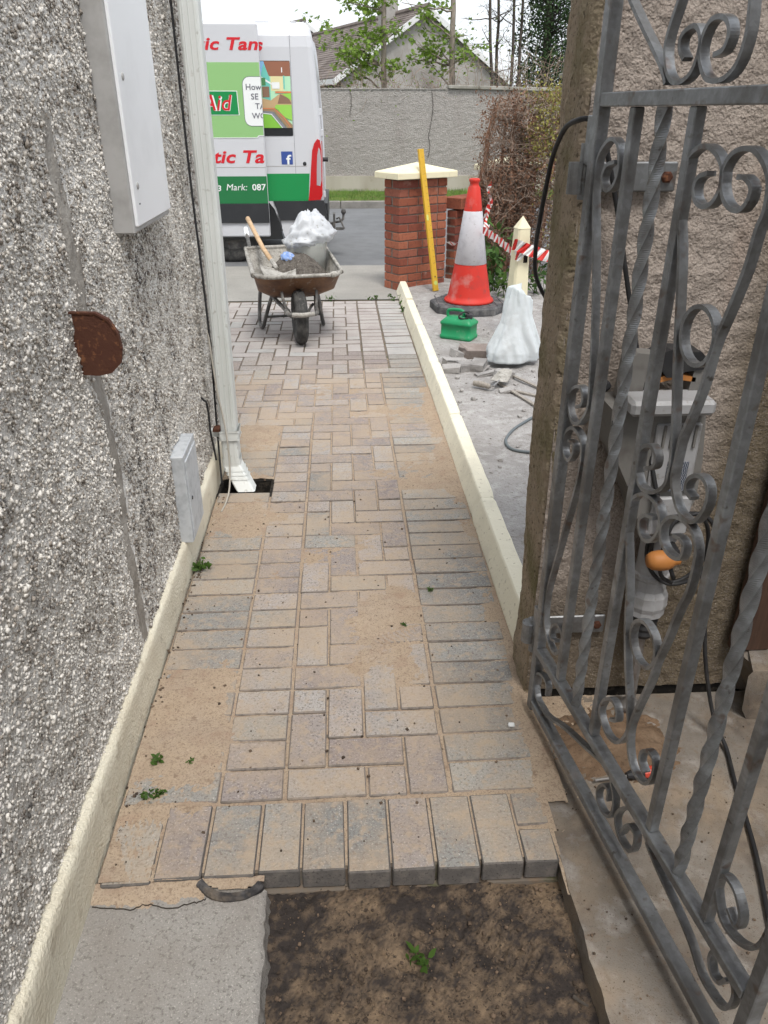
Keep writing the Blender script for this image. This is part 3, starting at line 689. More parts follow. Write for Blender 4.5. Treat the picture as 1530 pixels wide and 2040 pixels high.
for i, t in enumerate((.25, .5, .75)):
    rect_pipe(b, [(-.513 + .038 * t, 3.244 - .039 * t, .105 - .065 * t), (-.513 + .038 * t + .004, 3.244 - .039 * t - .004, .105 - .065 * t - .007)], .087, .086, .007)
b.build('shoe', M['pipe'], dp)
b = MB(); chunk(b, (-.56, 3.20, .285), (.03, .04, .022), 5); b.build('rust_lump', M['rust'], dp)
# gully
gl = thing('drain_gully', 'dark open drain gully under the downpipe shoe', 'drain', (-.45, 3.19, -.08))
b = MB(); b.bb(-.585, -.33, 3.10, 3.28, -.15, -.095); b.bb(-.585, -.565, 3.10, 3.28, -.095, -.004); b.bb(-.345, -.332, 3.10, 3.28, -.095, -.004); b.bb(-.565, -.345, 3.27, 3.285, -.095, -.004); b.bb(-.565, -.345, 3.095, 3.105, -.095, -.004)
b.build('basin', M['void'], gl)
b = MB()
for i in range(16): chunk(b, (random.uniform(-.55, -.36), random.uniform(3.11, 3.2), -.088), (.02, .015, .012), i + 60)
stuff(b.build('debris', M['mortar_patch'], gl))
# cables on the wall
def cable(name, pts, r, mat, label, cat='cable', n=7, k=7, parent=None):
    b = MB(); b.tube([tuple(p) for p in catmull(pts, k)], r, n)
    o = b.build(name, mat, parent, smooth=True)
    if parent is None: tag(o, label, cat)
    return o
cable('black_cable', [(-.572, 3.26, 2.3), (-.566, 3.23, 1.8), (-.562, 3.21, 1.45), (-.556, 3.19, 1.2), (-.548, 3.17, 1.0), (-.546, 3.175, .8), (-.552, 3.21, .62), (-.566, 3.27, .45), (-.57, 3.27, .3), (-.565, 3.22, .15), (-.56, 3.18, .02)], .0045, M['black_rubber'], 'thin black cable running down beside the downpipe')
cable('clipped_cable', [(-.582, 3.05, .48), (-.576, 3.06, .465), (-.574, 3.10, .44), (-.574, 3.12, .38), (-.574, 3.12, .30), (-.573, 3.15, .22), (-.572, 3.17, .15)], .0045, M['black_rubber'], 'short black cable clipped to the wall left of the downpipe bracket')
cable('pale_cable', [(-.553, 3.19, .72), (-.545, 3.18, .58), (-.535, 3.17, .45), (-.523, 3.165, .36), (-.512, 3.15, .26), (-.51, 3.14, .16), (-.512, 3.12, .08), (-.517, 3.08, .03), (-.526, 3.02, .006), (-.535, 2.95, .004)], .0038, M['cable_white'], 'pale grey cable hanging loose in front of the downpipe')
# ================================================================== CREAM KERB
prof = [(.528, -.05), (.530, .006), (.561, .086), (.566, .091), (.616, .093), (.623, .087), (.626, -.05)]
kr = thing('path_kerb', 'cream painted concrete kerb edging the right side of the paved path', 'kerb', (.575, 4.6, 0))
ends = [1.86, 2.86, 3.87, 4.84, 5.84, 6.72, 7.47]
for i in range(len(ends) - 1):
    y0, y1 = ends[i] + .003, ends[i + 1] - .003
    b = MB(); ny = 26; ys = np.linspace(y0, y1, ny); dx = random.uniform(-.003, .003); dz = random.uniform(-.004, .004)
    V = []
    for j, yy in enumerate(ys):
        e = .006 if j in (0, ny - 1) else 0
        for (x, z) in prof:
            nz = float(fbm(np.array([yy * 14 + x * 40]), np.array([z * 40]), 91 + i, 3)[0])
            V.append((x + dx + .0016 * nz + (e if x < .57 else -e) * .6, yy, (z + dz + .0022 * nz - e * (z > .05)) if i < len(ends) - 2 or z < 0 else (z + dz) * (1 - .0 * j)))
    k = len(prof); F = [tuple(range(k)), tuple(range((ny - 1) * k, ny * k))[::-1]]
    for j in range(ny - 1):
        for q in range(k): F.append((j * k + (q + 1) % k, j * k + q, (j + 1) * k + q, (j + 1) * k + (q + 1) % k))
    b.add(V, F); b.build('kerb_stone', M['cream'], kr)

# ================================================================== RIGHT WALL AND PIER EDGE
rw = thing('garden_wall', 'rough rendered brown garden wall behind the open gate', 'wall', (.8, 1.84, 0))
def rough_panel(x0, x1, z0, z1, y, step, seed, amp, edge=False):
    X, Z = np.meshgrid(np.arange(x0, x1 + step / 2, step), np.arange(z0, z1 + step / 2, step), indexing='ij')
    Y = y - amp * fbm(X * 45, Z * 45, seed, 4) - .004 * fbm(X * 6, Z * 6, seed + 1, 3)
    return X, Y, Z
X, Y, Z = rough_panel(.513, 1.10, .015, 2.35, 1.735, .006, 101, .0055)
pf = MB().grid(X, Y, Z).build('rendered_face', M['wall_face'], rw, smooth=True)
damp = np.clip(1.15 * (1 / (1 + np.exp(-(X - .93 - .05 * fbm(Z * 4, Z * 0, 103, 3)) / .03))) + .9 / (1 + np.exp((Z - .42 - .25 * fbm(X * 6, Z * 2, 104, 4)) / .07)) + .55 * np.clip(fbm(X * 5, Z * 2.2, 105, 4) * 1.6 - .2, 0, 1) * (Z < 1.1), 0, 1)[..., None]
mott = (1 + .18 * fbm(X * 9, Z * 9, 106, 4))[..., None]
setcol(pf, ((np.array([.37, .318, .28]) * (1 - damp) + np.array([.135, .108, .075]) * damp) * mott).reshape(-1, 3))
b = MB(); b.bb(.53, 3.2, 1.752, 1.935, .01, 2.36); b.build('core', M['wall_render'], rw)
# the end face: smoothed cement with a broken, mossy arris
Zg, Ug = np.meshgrid(np.arange(.0, 2.36, .008), np.linspace(0, 1, 34), indexing='ij')
rag = .010 * fbm(Zg * 7, Ug * 0, 111, 4) + .004 * fbm(Zg * 40, Ug * 0, 112, 3)
lump = .028 * np.exp(-((Zg - 1.78) / .22) ** 2) * (.6 + .7 * fbm(Zg * 22, Ug * 6, 113, 4))
Yg = 1.734 + Ug * .20 + (1 - Ug) * rag * .5 + Ug * rag
Xg = .502 - .005 * fbm(Yg * 18, Zg * 14, 114, 5) - .003 * fbm(Yg * 60, Zg * 60, 115, 3) - lump * (1 - .4 * Ug) * .6 + .016 * (np.clip((Ug - .85) / .15, 0, 1) ** 2 + np.clip((.1 - Ug) / .1, 0, 1) ** 2) + .012 * np.exp(-((Zg - .25) / .3) ** 2)
b = MB().grid(Xg, Yg, Zg)
# returns to front and back so that it is solid
fr = [(Xg[i, 0], Yg[i, 0], Zg[i, 0]) for i in range(Zg.shape[0])]; n_ = len(fr)
b.add(fr + [(p[0] + .022, 1.744, p[2]) for p in fr], [(i, i + 1, n_ + i + 1, n_ + i) for i in range(n_ - 1)])
bk = [(Xg[i, -1], Yg[i, -1], Zg[i, -1]) for i in range(n_)]
b.add(bk + [(p[0] + .06, 1.94, p[2]) for p in bk], [(i + 1, i, n_ + i, n_ + i + 1) for i in range(n_ - 1)])
b.build('cement_edge', M['wall_edge'], rw, smooth=True)
b = MB(); b.bb(.54, 3.2, 1.745, 1.93, -.1, .012); b.build('footing', M['void'], rw)
b = MB(); b.cbox((1.85, 1.85, 2.40), (2.76, .29, .075), .01); b.build('coping', M['coping'], rw)

b = MB(); b.bb(1.62, 1.85, -1.8, 1.66, -.1, 2.75); b.build('unseen_shade_wall', M['wall_render'], rw)  # unseen passage wall, added to darken the gate side
# timber door leaf and stone sill at the right
M['wood_dark'] = mk('wood_dark', (.09, .05, .034), .75, .3, [dict(s=14, d=6, lo=.4, hi=.65, c=(.06, .034, .024), st=(6, 6, .5)), dict(s=40, d=4, lo=.6, hi=.7, c=(.17, .11, .075), st=(3, 3, .3), a=.6)], [('N', 60, 4, .3, .003)])
M['wood_pale'] = mk('wood_pale', (.58, .40, .24), .6, .35, [dict(s=18, d=5, lo=.42, hi=.7, c=(.45, .29, .16), st=(1, 1, 6)), dict(s=9, d=5, lo=.6, hi=.75, c=(.30, .2, .13), a=.6)])
M['wood_grey'] = mk('wood_grey', (.33, .30, .265), .85, .2, [dict(s=14, d=6, lo=.42, hi=.68, c=(.22, .195, .17), st=(8, 1, 8))], [('N', 60, 4, .3, .003)])
td = thing('timber_door', 'dark brown timber boarded door at the right edge', 'door', (1.3, 1.70, .17))
for i in range(5):
    b = MB(); b.cbox((1.128 + i * .112, 1.700 + random.uniform(-.002, .002), 1.15), (.108, .030, 1.96), .004); b.build('plank', M['wood_dark'], td)
b = MB(); b.cbox((1.40, 1.724, .45), (.56, .016, .11), .003); b.cbox((1.40, 1.724, 1.8), (.56, .016, .11), .003); b.build('ledge', M['wood_dark'], td)
ss = thing('door_sill', 'grey stone sill block below the timber door', 'sill', (1.4, 1.64, 0))
b = MB(); chunk(b, (1.42, 1.655, .075), (.60, .14, .17), 71, None, .06); b.build('block', M['threshold'], ss)
b = MB(); chunk(b, (1.205, 1.63, .166), (.05, .03, .012), 72); b.build('mortar_dab', M['slab'], ss)
GC_L1 = [(0.404, 1.438), (0.383, 1.432), (0.374, 1.418), (0.382, 1.399), (0.405, 1.391), (0.428, 1.398), (0.441, 1.415), (0.443, 1.437), (0.43, 1.457), (0.402, 1.472), (0.376, 1.474), (0.352, 1.464), (0.335, 1.444), (0.332, 1.423), (0.338, 1.391), (0.345, 1.363), (0.362, 1.321), (0.38, 1.255), (0.396, 1.187), (0.414, 1.118), (0.434, 1.047), (0.446, 0.993), (0.448, 0.963), (0.443, 0.935), (0.422, 0.912), (0.393, 0.897), (0.362, 0.897), (0.342, 0.919), (0.339, 0.948), (0.356, 0.973), (0.381, 0.982), (0.399, 0.97), (0.397, 0.95), (0.369, 0.933)]
GC_R1 = [(0.48, 1.438), (0.498, 1.438), (0.516, 1.427), (0.514, 1.408), (0.497, 1.395), (0.471, 1.398), (0.451, 1.414), (0.441, 1.44), (0.452, 1.462), (0.472, 1.473), (0.498, 1.475), (0.52, 1.467), (0.542, 1.45), (0.553, 1.43), (0.555, 1.399), (0.547, 1.375), (0.54, 1.322), (0.523, 1.263), (0.503, 1.201), (0.494, 1.136), (0.479, 1.079), (0.464, 1.033), (0.461, 0.987), (0.461, 0.956), (0.476, 0.928), (0.501, 0.909), (0.533, 0.908), (0.552, 0.923), (0.566, 0.954), (0.564, 0.98), (0.548, 0.993), (0.525, 0.99), (0.507, 0.974), (0.506, 0.955), (0.526, 0.948)]
GC_L2 = [(0.427, 0.859), (0.399, 0.851), (0.383, 0.831), (0.394, 0.808), (0.422, 0.808), (0.443, 0.83), (0.45, 0.86), (0.437, 0.883), (0.413, 0.891), (0.381, 0.886), (0.35, 0.864), (0.336, 0.832), (0.339, 0.801), (0.362, 0.739), (0.383, 0.675), (0.397, 0.605), (0.424, 0.522), (0.448, 0.465), (0.459, 0.433), (0.471, 0.405), (0.47, 0.373), (0.447, 0.329), (0.41, 0.309), (0.375, 0.317), (0.356, 0.338), (0.366, 0.375), (0.394, 0.401), (0.418, 0.397), (0.426, 0.372), (0.401, 0.352)]
GC_R2 = [(0.496, 0.861), (0.518, 0.866), (0.532, 0.858), (0.527, 0.832), (0.497, 0.822), (0.469, 0.829), (0.457, 0.85), (0.463, 0.873), (0.487, 0.894), (0.517, 0.901), (0.541, 0.898), (0.558, 0.886), (0.569, 0.86), (0.567, 0.793), (0.552, 0.742), (0.537, 0.668), (0.519, 0.597), (0.514, 0.555), (0.493, 0.476), (0.479, 0.412), (0.481, 0.373), (0.496, 0.338), (0.519, 0.32), (0.547, 0.321), (0.571, 0.339), (0.582, 0.375), (0.576, 0.404), (0.555, 0.407), (0.535, 0.388), (0.534, 0.362), (0.554, 0.351)]
GC_A1 = [(0.082, 1.438), (0.053, 1.431), (0.039, 1.415), (0.042, 1.397), (0.064, 1.387), (0.088, 1.398), (0.1, 1.419), (0.098, 1.443), (0.085, 1.467), (0.058, 1.476), (0.031, 1.465), (0.009, 1.442), (0.004, 1.413), (0.009, 1.373), (0.023, 1.326), (0.047, 1.246), (0.068, 1.163), (0.086, 1.077), (0.096, 1.018), (0.102, 0.972), (0.092, 0.943), (0.066, 0.913), (0.033, 0.907), (0.006, 0.929), (0.002, 0.958), (0.024, 0.982), (0.055, 0.992), (0.071, 0.978), (0.069, 0.958), (0.046, 0.945)]
GC_A2 = [(0.027, 0.857), (0.053, 0.859), (0.057, 0.838), (0.039, 0.814), (0.015, 0.816), (0.0, 0.834), (0.01, 0.872), (0.041, 0.893), (0.079, 0.888), (0.099, 0.862), (0.099, 0.815), (0.089, 0.759), (0.067, 0.676), (0.039, 0.565), (0.011, 0.456), (0.004, 0.393), (0.018, 0.337), (0.057, 0.304), (0.097, 0.305), (0.125, 0.349), (0.115, 0.384), (0.086, 0.388), (0.059, 0.361), (0.06, 0.328), (0.088, 0.338)]
GC_U0 = [(0.076, 1.692), (0.13, 1.65), (0.181, 1.613), (0.22, 1.582), (0.238, 1.561)]
GC_U1 = [(0.242, 1.675), (0.227, 1.642), (0.221, 1.613), (0.234, 1.582), (0.258, 1.564), (0.288, 1.563), (0.313, 1.576), (0.324, 1.602), (0.321, 1.621), (0.305, 1.635), (0.285, 1.634), (0.267, 1.625), (0.267, 1.608), (0.284, 1.593)]
GC_U2 = [(0.365, 1.594), (0.388, 1.6), (0.396, 1.617), (0.387, 1.634), (0.366, 1.642), (0.342, 1.638), (0.327, 1.617), (0.329, 1.593), (0.349, 1.569), (0.373, 1.561), (0.405, 1.564), (0.429, 1.582), (0.438, 1.613), (0.436, 1.638), (0.433, 1.654)]
GC_B2 = [(0.518, 0.134), (0.538, 0.182), (0.568, 0.188), (0.572, 0.153), (0.555, 0.125), (0.519, 0.12), (0.492, 0.145), (0.499, 0.183), (0.532, 0.224), (0.573, 0.228), (0.617, 0.217), (0.612, 0.211), (0.663, 0.194), (0.729, 0.18), (0.787, 0.162), (0.831, 0.135), (0.868, 0.135), (0.896, 0.145), (0.91, 0.172), (0.909, 0.211), (0.883, 0.229), (0.857, 0.236), (0.843, 0.217), (0.843, 0.191), (0.857, 0.175), (0.876, 0.182), (0.888, 0.211)]
GC_B1 = [(0.448, 0.157), (0.444, 0.183), (0.421, 0.177), (0.403, 0.139), (0.414, 0.115), (0.445, 0.112), (0.471, 0.134), (0.474, 0.176), (0.457, 0.207), (0.422, 0.23), (0.321, 0.192), (0.207, 0.148), (0.111, 0.099), (0.072, 0.093), (0.029, 0.096), (0.006, 0.136), (0.021, 0.173), (0.058, 0.189), (0.083, 0.182), (0.086, 0.151)]
# ================================================================== GATE (drawn in its own plane: s along the leaf, z up)
GO = Vector((.509, 1.639, 0)); GA = R(7.9)
gd = Vector((math.sin(GA), -math.cos(GA), 0)); gn = Vector((math.cos(GA), math.sin(GA), 0)); GW = .945
def G(s, z, off=0): return GO + gd * s + gn * off + Vector((0, 0, z))
gt = thing('iron_gate', 'galvanised wrought iron side gate with scrolls, standing open on the right', 'gate', tuple(GO))
GM = Matrix(((gd.x, gn.x, 0, 0), (gd.y, gn.y, 0, 0), (0, 0, 1, 0), (0, 0, 0, 1)))
def bar(name, s0, z0, s1, z1, w, d, ch=.002):
    b = MB(); a = G(s0, z0); c = G(s1, z1); L_ = (c - a).length
    vert = abs(z1 - z0) > abs(s1 - s0)
    b.cbox((0, 0, 0), (w, d, L_) if vert else (L_, d, w), ch, GM)
    mid = (a + c) / 2
    b.v = [tuple(Vector(p) + mid) for p in b.v]
    return b.build(name, M['galv'], gt)
bar('stile', 0, .035, 0, 1.98, .026, .026); bar('stile', GW, .035, GW, 1.98, .026, .026)
bar('rail', .0135, 1.541, GW - .0135, 1.541, .024, .024); bar('rail', .0135, .240, GW - .0135, .240, .022, .028); bar('rail', .0135, .062, GW - .0135, .062, .022, .028)
for s in (.142, .338, GW - .338, GW - .142): bar('bar', s, .2515, s, 1.5285, .020, .020)
for s in (.237, GW - .237):
    b = MB(); k = 340
    b.tube([tuple(G(s, .2515 + (1.5285 - .2515) * i / k)) for i in range(k + 1)], .0135, 4, twist=2 * math.pi / k * 5)
    b.build('twisted_bar', M['galv'], gt)
def scroll(pts, mirror=False, w=.016, t=.0072):
    P = [((GW - s) if mirror else s, z) for s, z in pts]
    b = MB(); b.sweep([tuple(G(s, z)) for s, z in catmull(P, 5)], gn, w, t)
    return b.build('scroll', M['galv'], gt)
for k_ in ('GC_L1', 'GC_R1', 'GC_L2', 'GC_R2', 'GC_B1', 'GC_B2', 'GC_U2', 'GC_U1', 'GC_U0', 'GC_A1', 'GC_A2'):
    pts = list(globals()[k_])
    if k_ == 'GC_U0': pts = [(.035, 1.735), (.055, 1.712)] + pts
    if k_ == 'GC_U1': pts = [(.262, 1.75), (.254, 1.71)] + pts
    if k_ == 'GC_U2': pts = pts + [(.424, 1.70), (.41, 1.76)]
    if k_ == 'GC_A1': pts = [(s + .012, z) for s, z in pts]
    if k_ == 'GC_A2': pts = [(s + .012, z) for s, z in pts]
    scroll(pts)
    if k_[3] in 'AU': scroll(pts, True)
for (cs, cz) in ((.4555, 1.203), (.468, .604)):
    b = MB(); ring = [tuple(G(cs + .046 * math.cos(a), cz + .046 * math.sin(a))) for a in np.linspace(0, 2 * math.pi, 33)]
    b.sweep(ring, gn, .016, .0072); b.build('ring', M['galv'], gt)
# arched head (above the frame of the picture)
b = MB(); b.sweep([tuple(G(GW * t, 1.98 + .22 * math.sin(math.pi * t))) for t in np.linspace(0, 1, 25)], gn, .024, .024); b.build('arched_head', M['galv'], gt)
for z in (1.43, .27):
    b = MB(); b.lathe([(.013, 0), (.013, .075)], 14, T(*G(-.045, z - .04)))
    b.cbox(tuple(G(-.024, z + .04)), (.03, .02, .09), .002, GM); b.lathe([(.011, -.03), (.011, .0)], 12, T(*G(-.045, z - .04))); b.build('hinge_knuckle', M['galv'], gt)
for z in (1.40, .26):
    hp = thing('hinge_strap', 'galvanised hinge strap bolted to the rendered wall ' + ('near head height' if z > 1 else 'near the ground'), 'hinge', (.6, 1.72, z))
    b = MB(); b.cbox((.60, 1.716, z), (.215, .008, .058), .003); b.lathe([(.019, -.03), (.019, .03)], 14, T(.489, 1.69, z)); b.build('strap', M['galv'], hp)
    b = MB(); b.lathe([(.012, 0), (.012, .007), (.008, .009)], 6, T(.685, 1.712, z) @ Rx(R(90))); b.build('bolt', M['rust'], hp)

# ================================================================== BREAKER HAMMER
M['tool_grey'] = mk('tool_grey', (.34, .34, .35), .5, .4, [dict(s=12, d=5, lo=.45, hi=.7, c=(.22, .215, .21), a=.8), dict(s=60, d=4, lo=.62, hi=.72, c=(.22, .2, .18), a=.7)])
M['tool_body'] = mk('tool_body', (.17, .163, .153), .6, .35, [dict(s=20, d=5, lo=.5, hi=.7, c=(.11, .10, .092), a=.8)])
M['orange'] = mk('orange', (.42, .17, .045), .55, .35, [dict(s=30, d=5, lo=.5, hi=.72, c=(.42, .17, .06), a=.6)])
M['label_blue'] = mk('label_blue', (.03, .045, .075), .5, .4, [dict(s=240, k='W', d=6, lo=.75, hi=.9, c=(.5, .5, .52), a=.8, st=(.3, .3, 1))])
M['steel'] = mk('steel', (.30, .29, .285), .4, .5, [dict(s=30, d=5, lo=.5, hi=.7, c=(.16, .12, .09), a=.8)], metal=.7)
YH = 1.655
hm = thing('breaker_hammer', 'grey electric breaker hammer with orange grip leaning on the wall behind the gate', 'power tool', (.80, YH, .02))
XZ = lambda y0: Matrix(((1, 0, 0, 0), (0, 0, 1, y0), (0, 1, 0, 0), (0, 0, 0, 1)))
b = MB(); b.prism([(.60, .93), (.605, .835), (.63, .80), (.665, .735), (.685, .69), (.72, .60), (.80, .60), (.835, .70), (.832, .80), (.818, .91), (.80, .935), (.66, .938)], XZ(YH - .055), .11); bd = b.build('housing', M['tool_body'], hm)
b = MB(); b.cbox((.76, YH - .058, .81), (.105, .012, .17), .004); b.cbox((.72, YH - .06, .945), (.19, .09, .035), .008); b.cbox((.775, YH - .06, .66), (.095, .014, .10), .004); b.build('front_cover', M['tool_grey'], hm)
for i in range(5):
    b = MB(); b.cbox((.725 + i * .018, YH - .066, .865), (.006, .006, .055), .001); b.build('cooling_rib', M['tool_body'], bd)
for i in range(7):
    b = MB(); b.cbox((.612, YH - .0565, .842 + i * .010), (.018, .004, .004), .0008); b.build('vent_slot', M['black_plastic'], bd)
b = MB(); b.cbox((.77, YH - .0655, .765), (.05, .003, .075), .0008); b.build('rating_label', M['label_blue'], hm)
b = MB(); b.prism([(.625, .94), (.63, 1.035), (.65, 1.05), (.70, 1.045), (.70, 1.02), (.675, 1.01), (.672, .94)], XZ(YH - .03), .05); b.build('handle_frame', M['tool_body'], hm); b = MB(); b.prism([(.775, .94), (.785, 1.02), (.80, 1.035), (.825, 1.0), (.822, .94)], XZ(YH - .03), .05); b.build('handle_frame', M['tool_body'], hm)
b = MB(); b.prism([(.685, 1.012), (.69, 1.045), (.72, 1.058), (.79, 1.052), (.812, 1.03), (.80, 1.012), (.76, 1.008), (.745, .995), (.72, .995), (.71, 1.008)], XZ(YH - .036), .062); b.build('handle_grip', M['black_rubber'], hm)
b = MB(); b.prism([(.70, .992), (.74, 1.004), (.79, .992), (.79, .982), (.74, .990), (.70, .980)], XZ(YH - .03), .04); b.build('trigger', M['orange'], hm)
b = MB(); b.lathe([(.052, .60), (.047, .57), (.040, .55), (.040, .50), (.043, .47), (.047, .465), (.047, .455), (.043, .45), (.043, .42), (.052, .405), (.054, .375), (.050, .36), (.050, .345), (.040, .338), (.036, .335)], 12, T(.785, YH, 0)); b.build('barrel', M['tool_grey'], hm)
b = MB(); b.lathe([(.033, .335), (.036, .32), (.033, .31), (.036, .30), (.033, .29), (.036, .28), (.026, .265)], 16, T(.79, YH, 0)); b.build('chuck', M['black_rubber'], hm)
b = MB(); b.tube([(.79, YH, .28), (.795, YH + .005, .15), (.80, YH + .01, .02)], .0135, 8); b.lathe([(.03, 0), (.03, .012), (.016, .03)], 12, T(.80, YH + .008, .0)); b.build('chisel', M['steel'], hm)
b = MB(); b.tube([(.80, YH - .01, .565), (.80, YH - .07, .56), (.775, YH - .095, .56)], [.016, .015, .013], 10); b.build('side_bar', M['black_rubber'], hm)
b = MB(); b.lathe([(.004, -.030), (.016, -.028), (.023, -.016), (.0255, .0), (.0245, .018), (.020, .030), (.014, .036), (.012, .05)], 18, T(.752, YH - .10, .558) @ Ry(R(90))); b.build('knob', M['orange'], hm, smooth=True)
b = MB(); b.tube([(.60, YH, .97), (.585, YH - .01, .965), (.565, YH - .02, .955)], [.012, .013, .009], 8); b.build('cable_boot', M['black_rubber'], hm)
cable('power_cable', [(.56, 1.99, 1.05), (.50, 1.985, 1.14), (.482, 1.955, 1.22), (.481, 1.93, 1.30), (.481, 1.895, 1.385), (.481, 1.86, 1.44), (.482, 1.79, 1.49), (.488, 1.725, 1.505), (.505, 1.698, 1.508), (.528, 1.69, 1.495), (.552, 1.69, 1.43), (.585, 1.69, 1.33), (.615, 1.685, 1.22), (.655, 1.68, 1.08), (.69, 1.66, .95), (.71, 1.60, .80), (.735, 1.575, .70), (.76, 1.565, .6), (.80, 1.56, .5)], .0055, M['black_rubber'], 'black power cable looped over the gate pier and hanging behind the gate')
cable('coiled_flex', [(.83 + .075 * math.cos(t) * (1 + .12 * math.sin(2.3 * t)), 1.60 + .03 * math.sin(.7 * t), .56 + .10 * math.sin(t) * (1 + .15 * math.cos(1.7 * t))) for t in np.linspace(0, 17, 40)], .0052, M['black_rubber'], 'coil of black flex hung on the breaker hammer', k=3)
cable('trailing_cable', [(.88, 1.62, .55), (.915, 1.60, .40), (.945, 1.58, .22), (.985, 1.55, .06), (1.0, 1.48, .008), (.975, 1.38, .004), (.95, 1.27, .004), (.92, 1.15, .004), (.885, 1.04, .004), (.86, .96, .004), (.82, .8, .004)], .0055, M['black_rubber'], 'black cable trailing along the concrete behind the open gate')
# screwdriver on the ground
sd = thing('screwdriver', 'screwdriver with red and black handle lying behind the gate', 'screwdriver', (.70, 1.40, .01))
b = MB(); b.tube([(.615, 1.388, .010), (.70, 1.398, .010)], .0035, 8); b.build('shaft', M['steel'], sd)
M['red_plastic'] = mk('red_plastic', (.50, .06, .035), .5, .4)
b = MB(); b.tube([(.70, 1.398, .012), (.712, 1.3995, .012), (.735, 1.402, .013), (.745, 1.403, .013)], [.008, .012, .013, .012], 10); b.build('ferrule', M['black_rubber'], sd)
b = MB(); b.tube([(.745, 1.403, .013), (.765, 1.405, .014), (.79, 1.408, .014), (.80, 1.409, .014)], [.013, .0155, .0145, .008], 10); b.build('handle', M['red_plastic'], sd)
# heap of swept sand behind the gate
gx = np.linspace(-1, 1, 50); X, Y = np.meshgrid(gx, gx, indexing='ij'); r2 = X ** 2 + Y ** 2
o = MB().grid(.71 + .19 * X, 1.53 + .15 * Y, -.010 + .030 * np.exp(-r2 * 2.2 + .5 * fbm(X * 2, Y * 2, 4, 3)) + .006 * fbm(X * 6, Y * 6, 3, 4) + .009 * fbm(X * 15, Y * 15, 7, 3) * (r2 > .3) - .016 * np.clip(r2 - .8, 0, 1)).build('sand_heap', M['wet_sand'], smooth=True)
stuff(o); tag(o, 'small heap of dark damp sand behind the gate', 'sand heap')
# ================================================================== WHEELBARROW
M['tray_out'] = mk('tray_out', (.20, .105, .055), .55, .4, [dict(s=9, d=6, lo=.42, hi=.66, c=(.10, .05, .032)), dict(s=22, d=5, lo=.6, hi=.74, c=(.36, .32, .27), a=.7), dict(s=5, d=5, lo=.6, hi=.75, c=(.32, .14, .06), a=.6)], [('N', 60, 4, .3, .004)], coord='O')
M['cement'] = mk('cement', (.42, .40, .365), .95, .1, [dict(s=14, d=6, lo=.42, hi=.64, c=(.25, .235, .21)), dict(s=60, d=5, lo=.55, hi=.68, c=(.55, .53, .5), a=.7), dict(s=45, d=5, lo=.6, hi=.7, c=(.1, .09, .08), a=.7)], [('N', 90, 6, .9, .008)])
M['frame_dark'] = mk('frame_dark', (.085, .083, .08), .6, .4, [dict(s=14, d=6, lo=.45, hi=.66, c=(.24, .225, .205), a=.8), dict(s=30, d=4, lo=.62, hi=.72, c=(.12, .06, .035))], [('N', 90, 4, .3, .003)])
M['tyre'] = mk('tyre', (.055, .054, .053), .85, .2, [dict(s=16, d=6, lo=.45, hi=.7, c=(.14, .135, .125), a=.8), dict(s=60, d=3, lo=.64, hi=.72, c=(.3, .29, .27), a=.6)], [('N', 120, 3, .4, .003)])
M['muck'] = mk('muck', (.13, .115, .10), .95, .15, [dict(s=24, d=6, lo=.45, hi=.65, c=(.07, .06, .052)), dict(s=110, d=4, lo=.56, hi=.68, c=(.28, .26, .235), a=.7)], [('N', 70, 6, 1., .012)])
wb = thing('wheelbarrow', 'mud and cement caked brown wheelbarrow parked on the drive', 'wheelbarrow', (-.304, 5.653, 0), R(9.7))
def loopring(hw_, y0, y1, z0, z1, rc, n=7):
    """rounded rectangle ring, rounder at the front (y0)"""
    P = []
    cs = [(hw_ - rc, y1 - rc * .5, 0, rc, rc * .5), (-hw_ + rc, y1 - rc * .5, 90, rc, rc * .5), (-hw_ + rc * 1.3, y0 + rc * 1.2, 180, rc * 1.3, rc * 1.2), (hw_ - rc * 1.3, y0 + rc * 1.2, 270, rc * 1.3, rc * 1.2)]
    for (cx, cy, a0, ra, rb) in cs:
        for k in range(n):
            a = R(a0 + 90 * k / (n - 1)); P.append((cx + ra * math.cos(a), cy + rb * math.sin(a)))
    return [(x, y, z0 + (z1 - z0) * (y - y0) / (y1 - y0)) for x, y in P]
def skin(b, rings, m=0, flip=False, cap=None):
    k = len(rings[0]); V = [p for r in rings for p in r]; F = []
    for i in range(len(rings) - 1):
        for j in range(k):
            q = (i * k + j, i * k + (j + 1) % k, (i + 1) * k + (j + 1) % k, (i + 1) * k + j); F.append(q[::-1] if flip else q)
    if cap == 'last': F.append(tuple(range((len(rings) - 1) * k, len(rings) * k)) if not flip else tuple(range((len(rings) - 1) * k, len(rings) * k))[::-1])
    b.add(V, F, m)
rim = loopring(.315, -.105, .74, .50, .575, .10); bot = loopring(.185, .20, .60, .295, .315, .07)
mid = [tuple(.5 * (np.array(a) + np.array(c)) + np.array([0.03 * np.sign(a[0]), -.03 if a[1] < .2 else .01, -.03])) for a, c in zip(rim, bot)]
b = MB(); skin(b, [rim, mid, bot], cap='last'); b.build('tray', M['tray_out'], wb, smooth=True, W=False)
b = MB(); ins = lambda r, d: [(x * (1 - d / .3), y + (1.6 * d if y < .3 else -d), z + .006) for x, y, z in r]
skin(b, [ins(rim, .006), ins(mid, .012), ins(bot, .012)], flip=True, cap='last'); b.build('tray_lining', M['cement'], wb, smooth=True, W=False)
b = MB(); rr = [tuple(np.array(p) + np.array([0, 0, .002])) for p in rim] + [rim[0]]
rp = catmull(rr, 3); b.tube([tuple(p) for p in rp], [.0165 + .010 * float(fbm(np.array([i * .31]), np.array([.5]), 5, 3)[0]) for i in range(len(rp))], 8, cap=False); b.build('rim', M['cement'], wb, smooth=True, W=False)
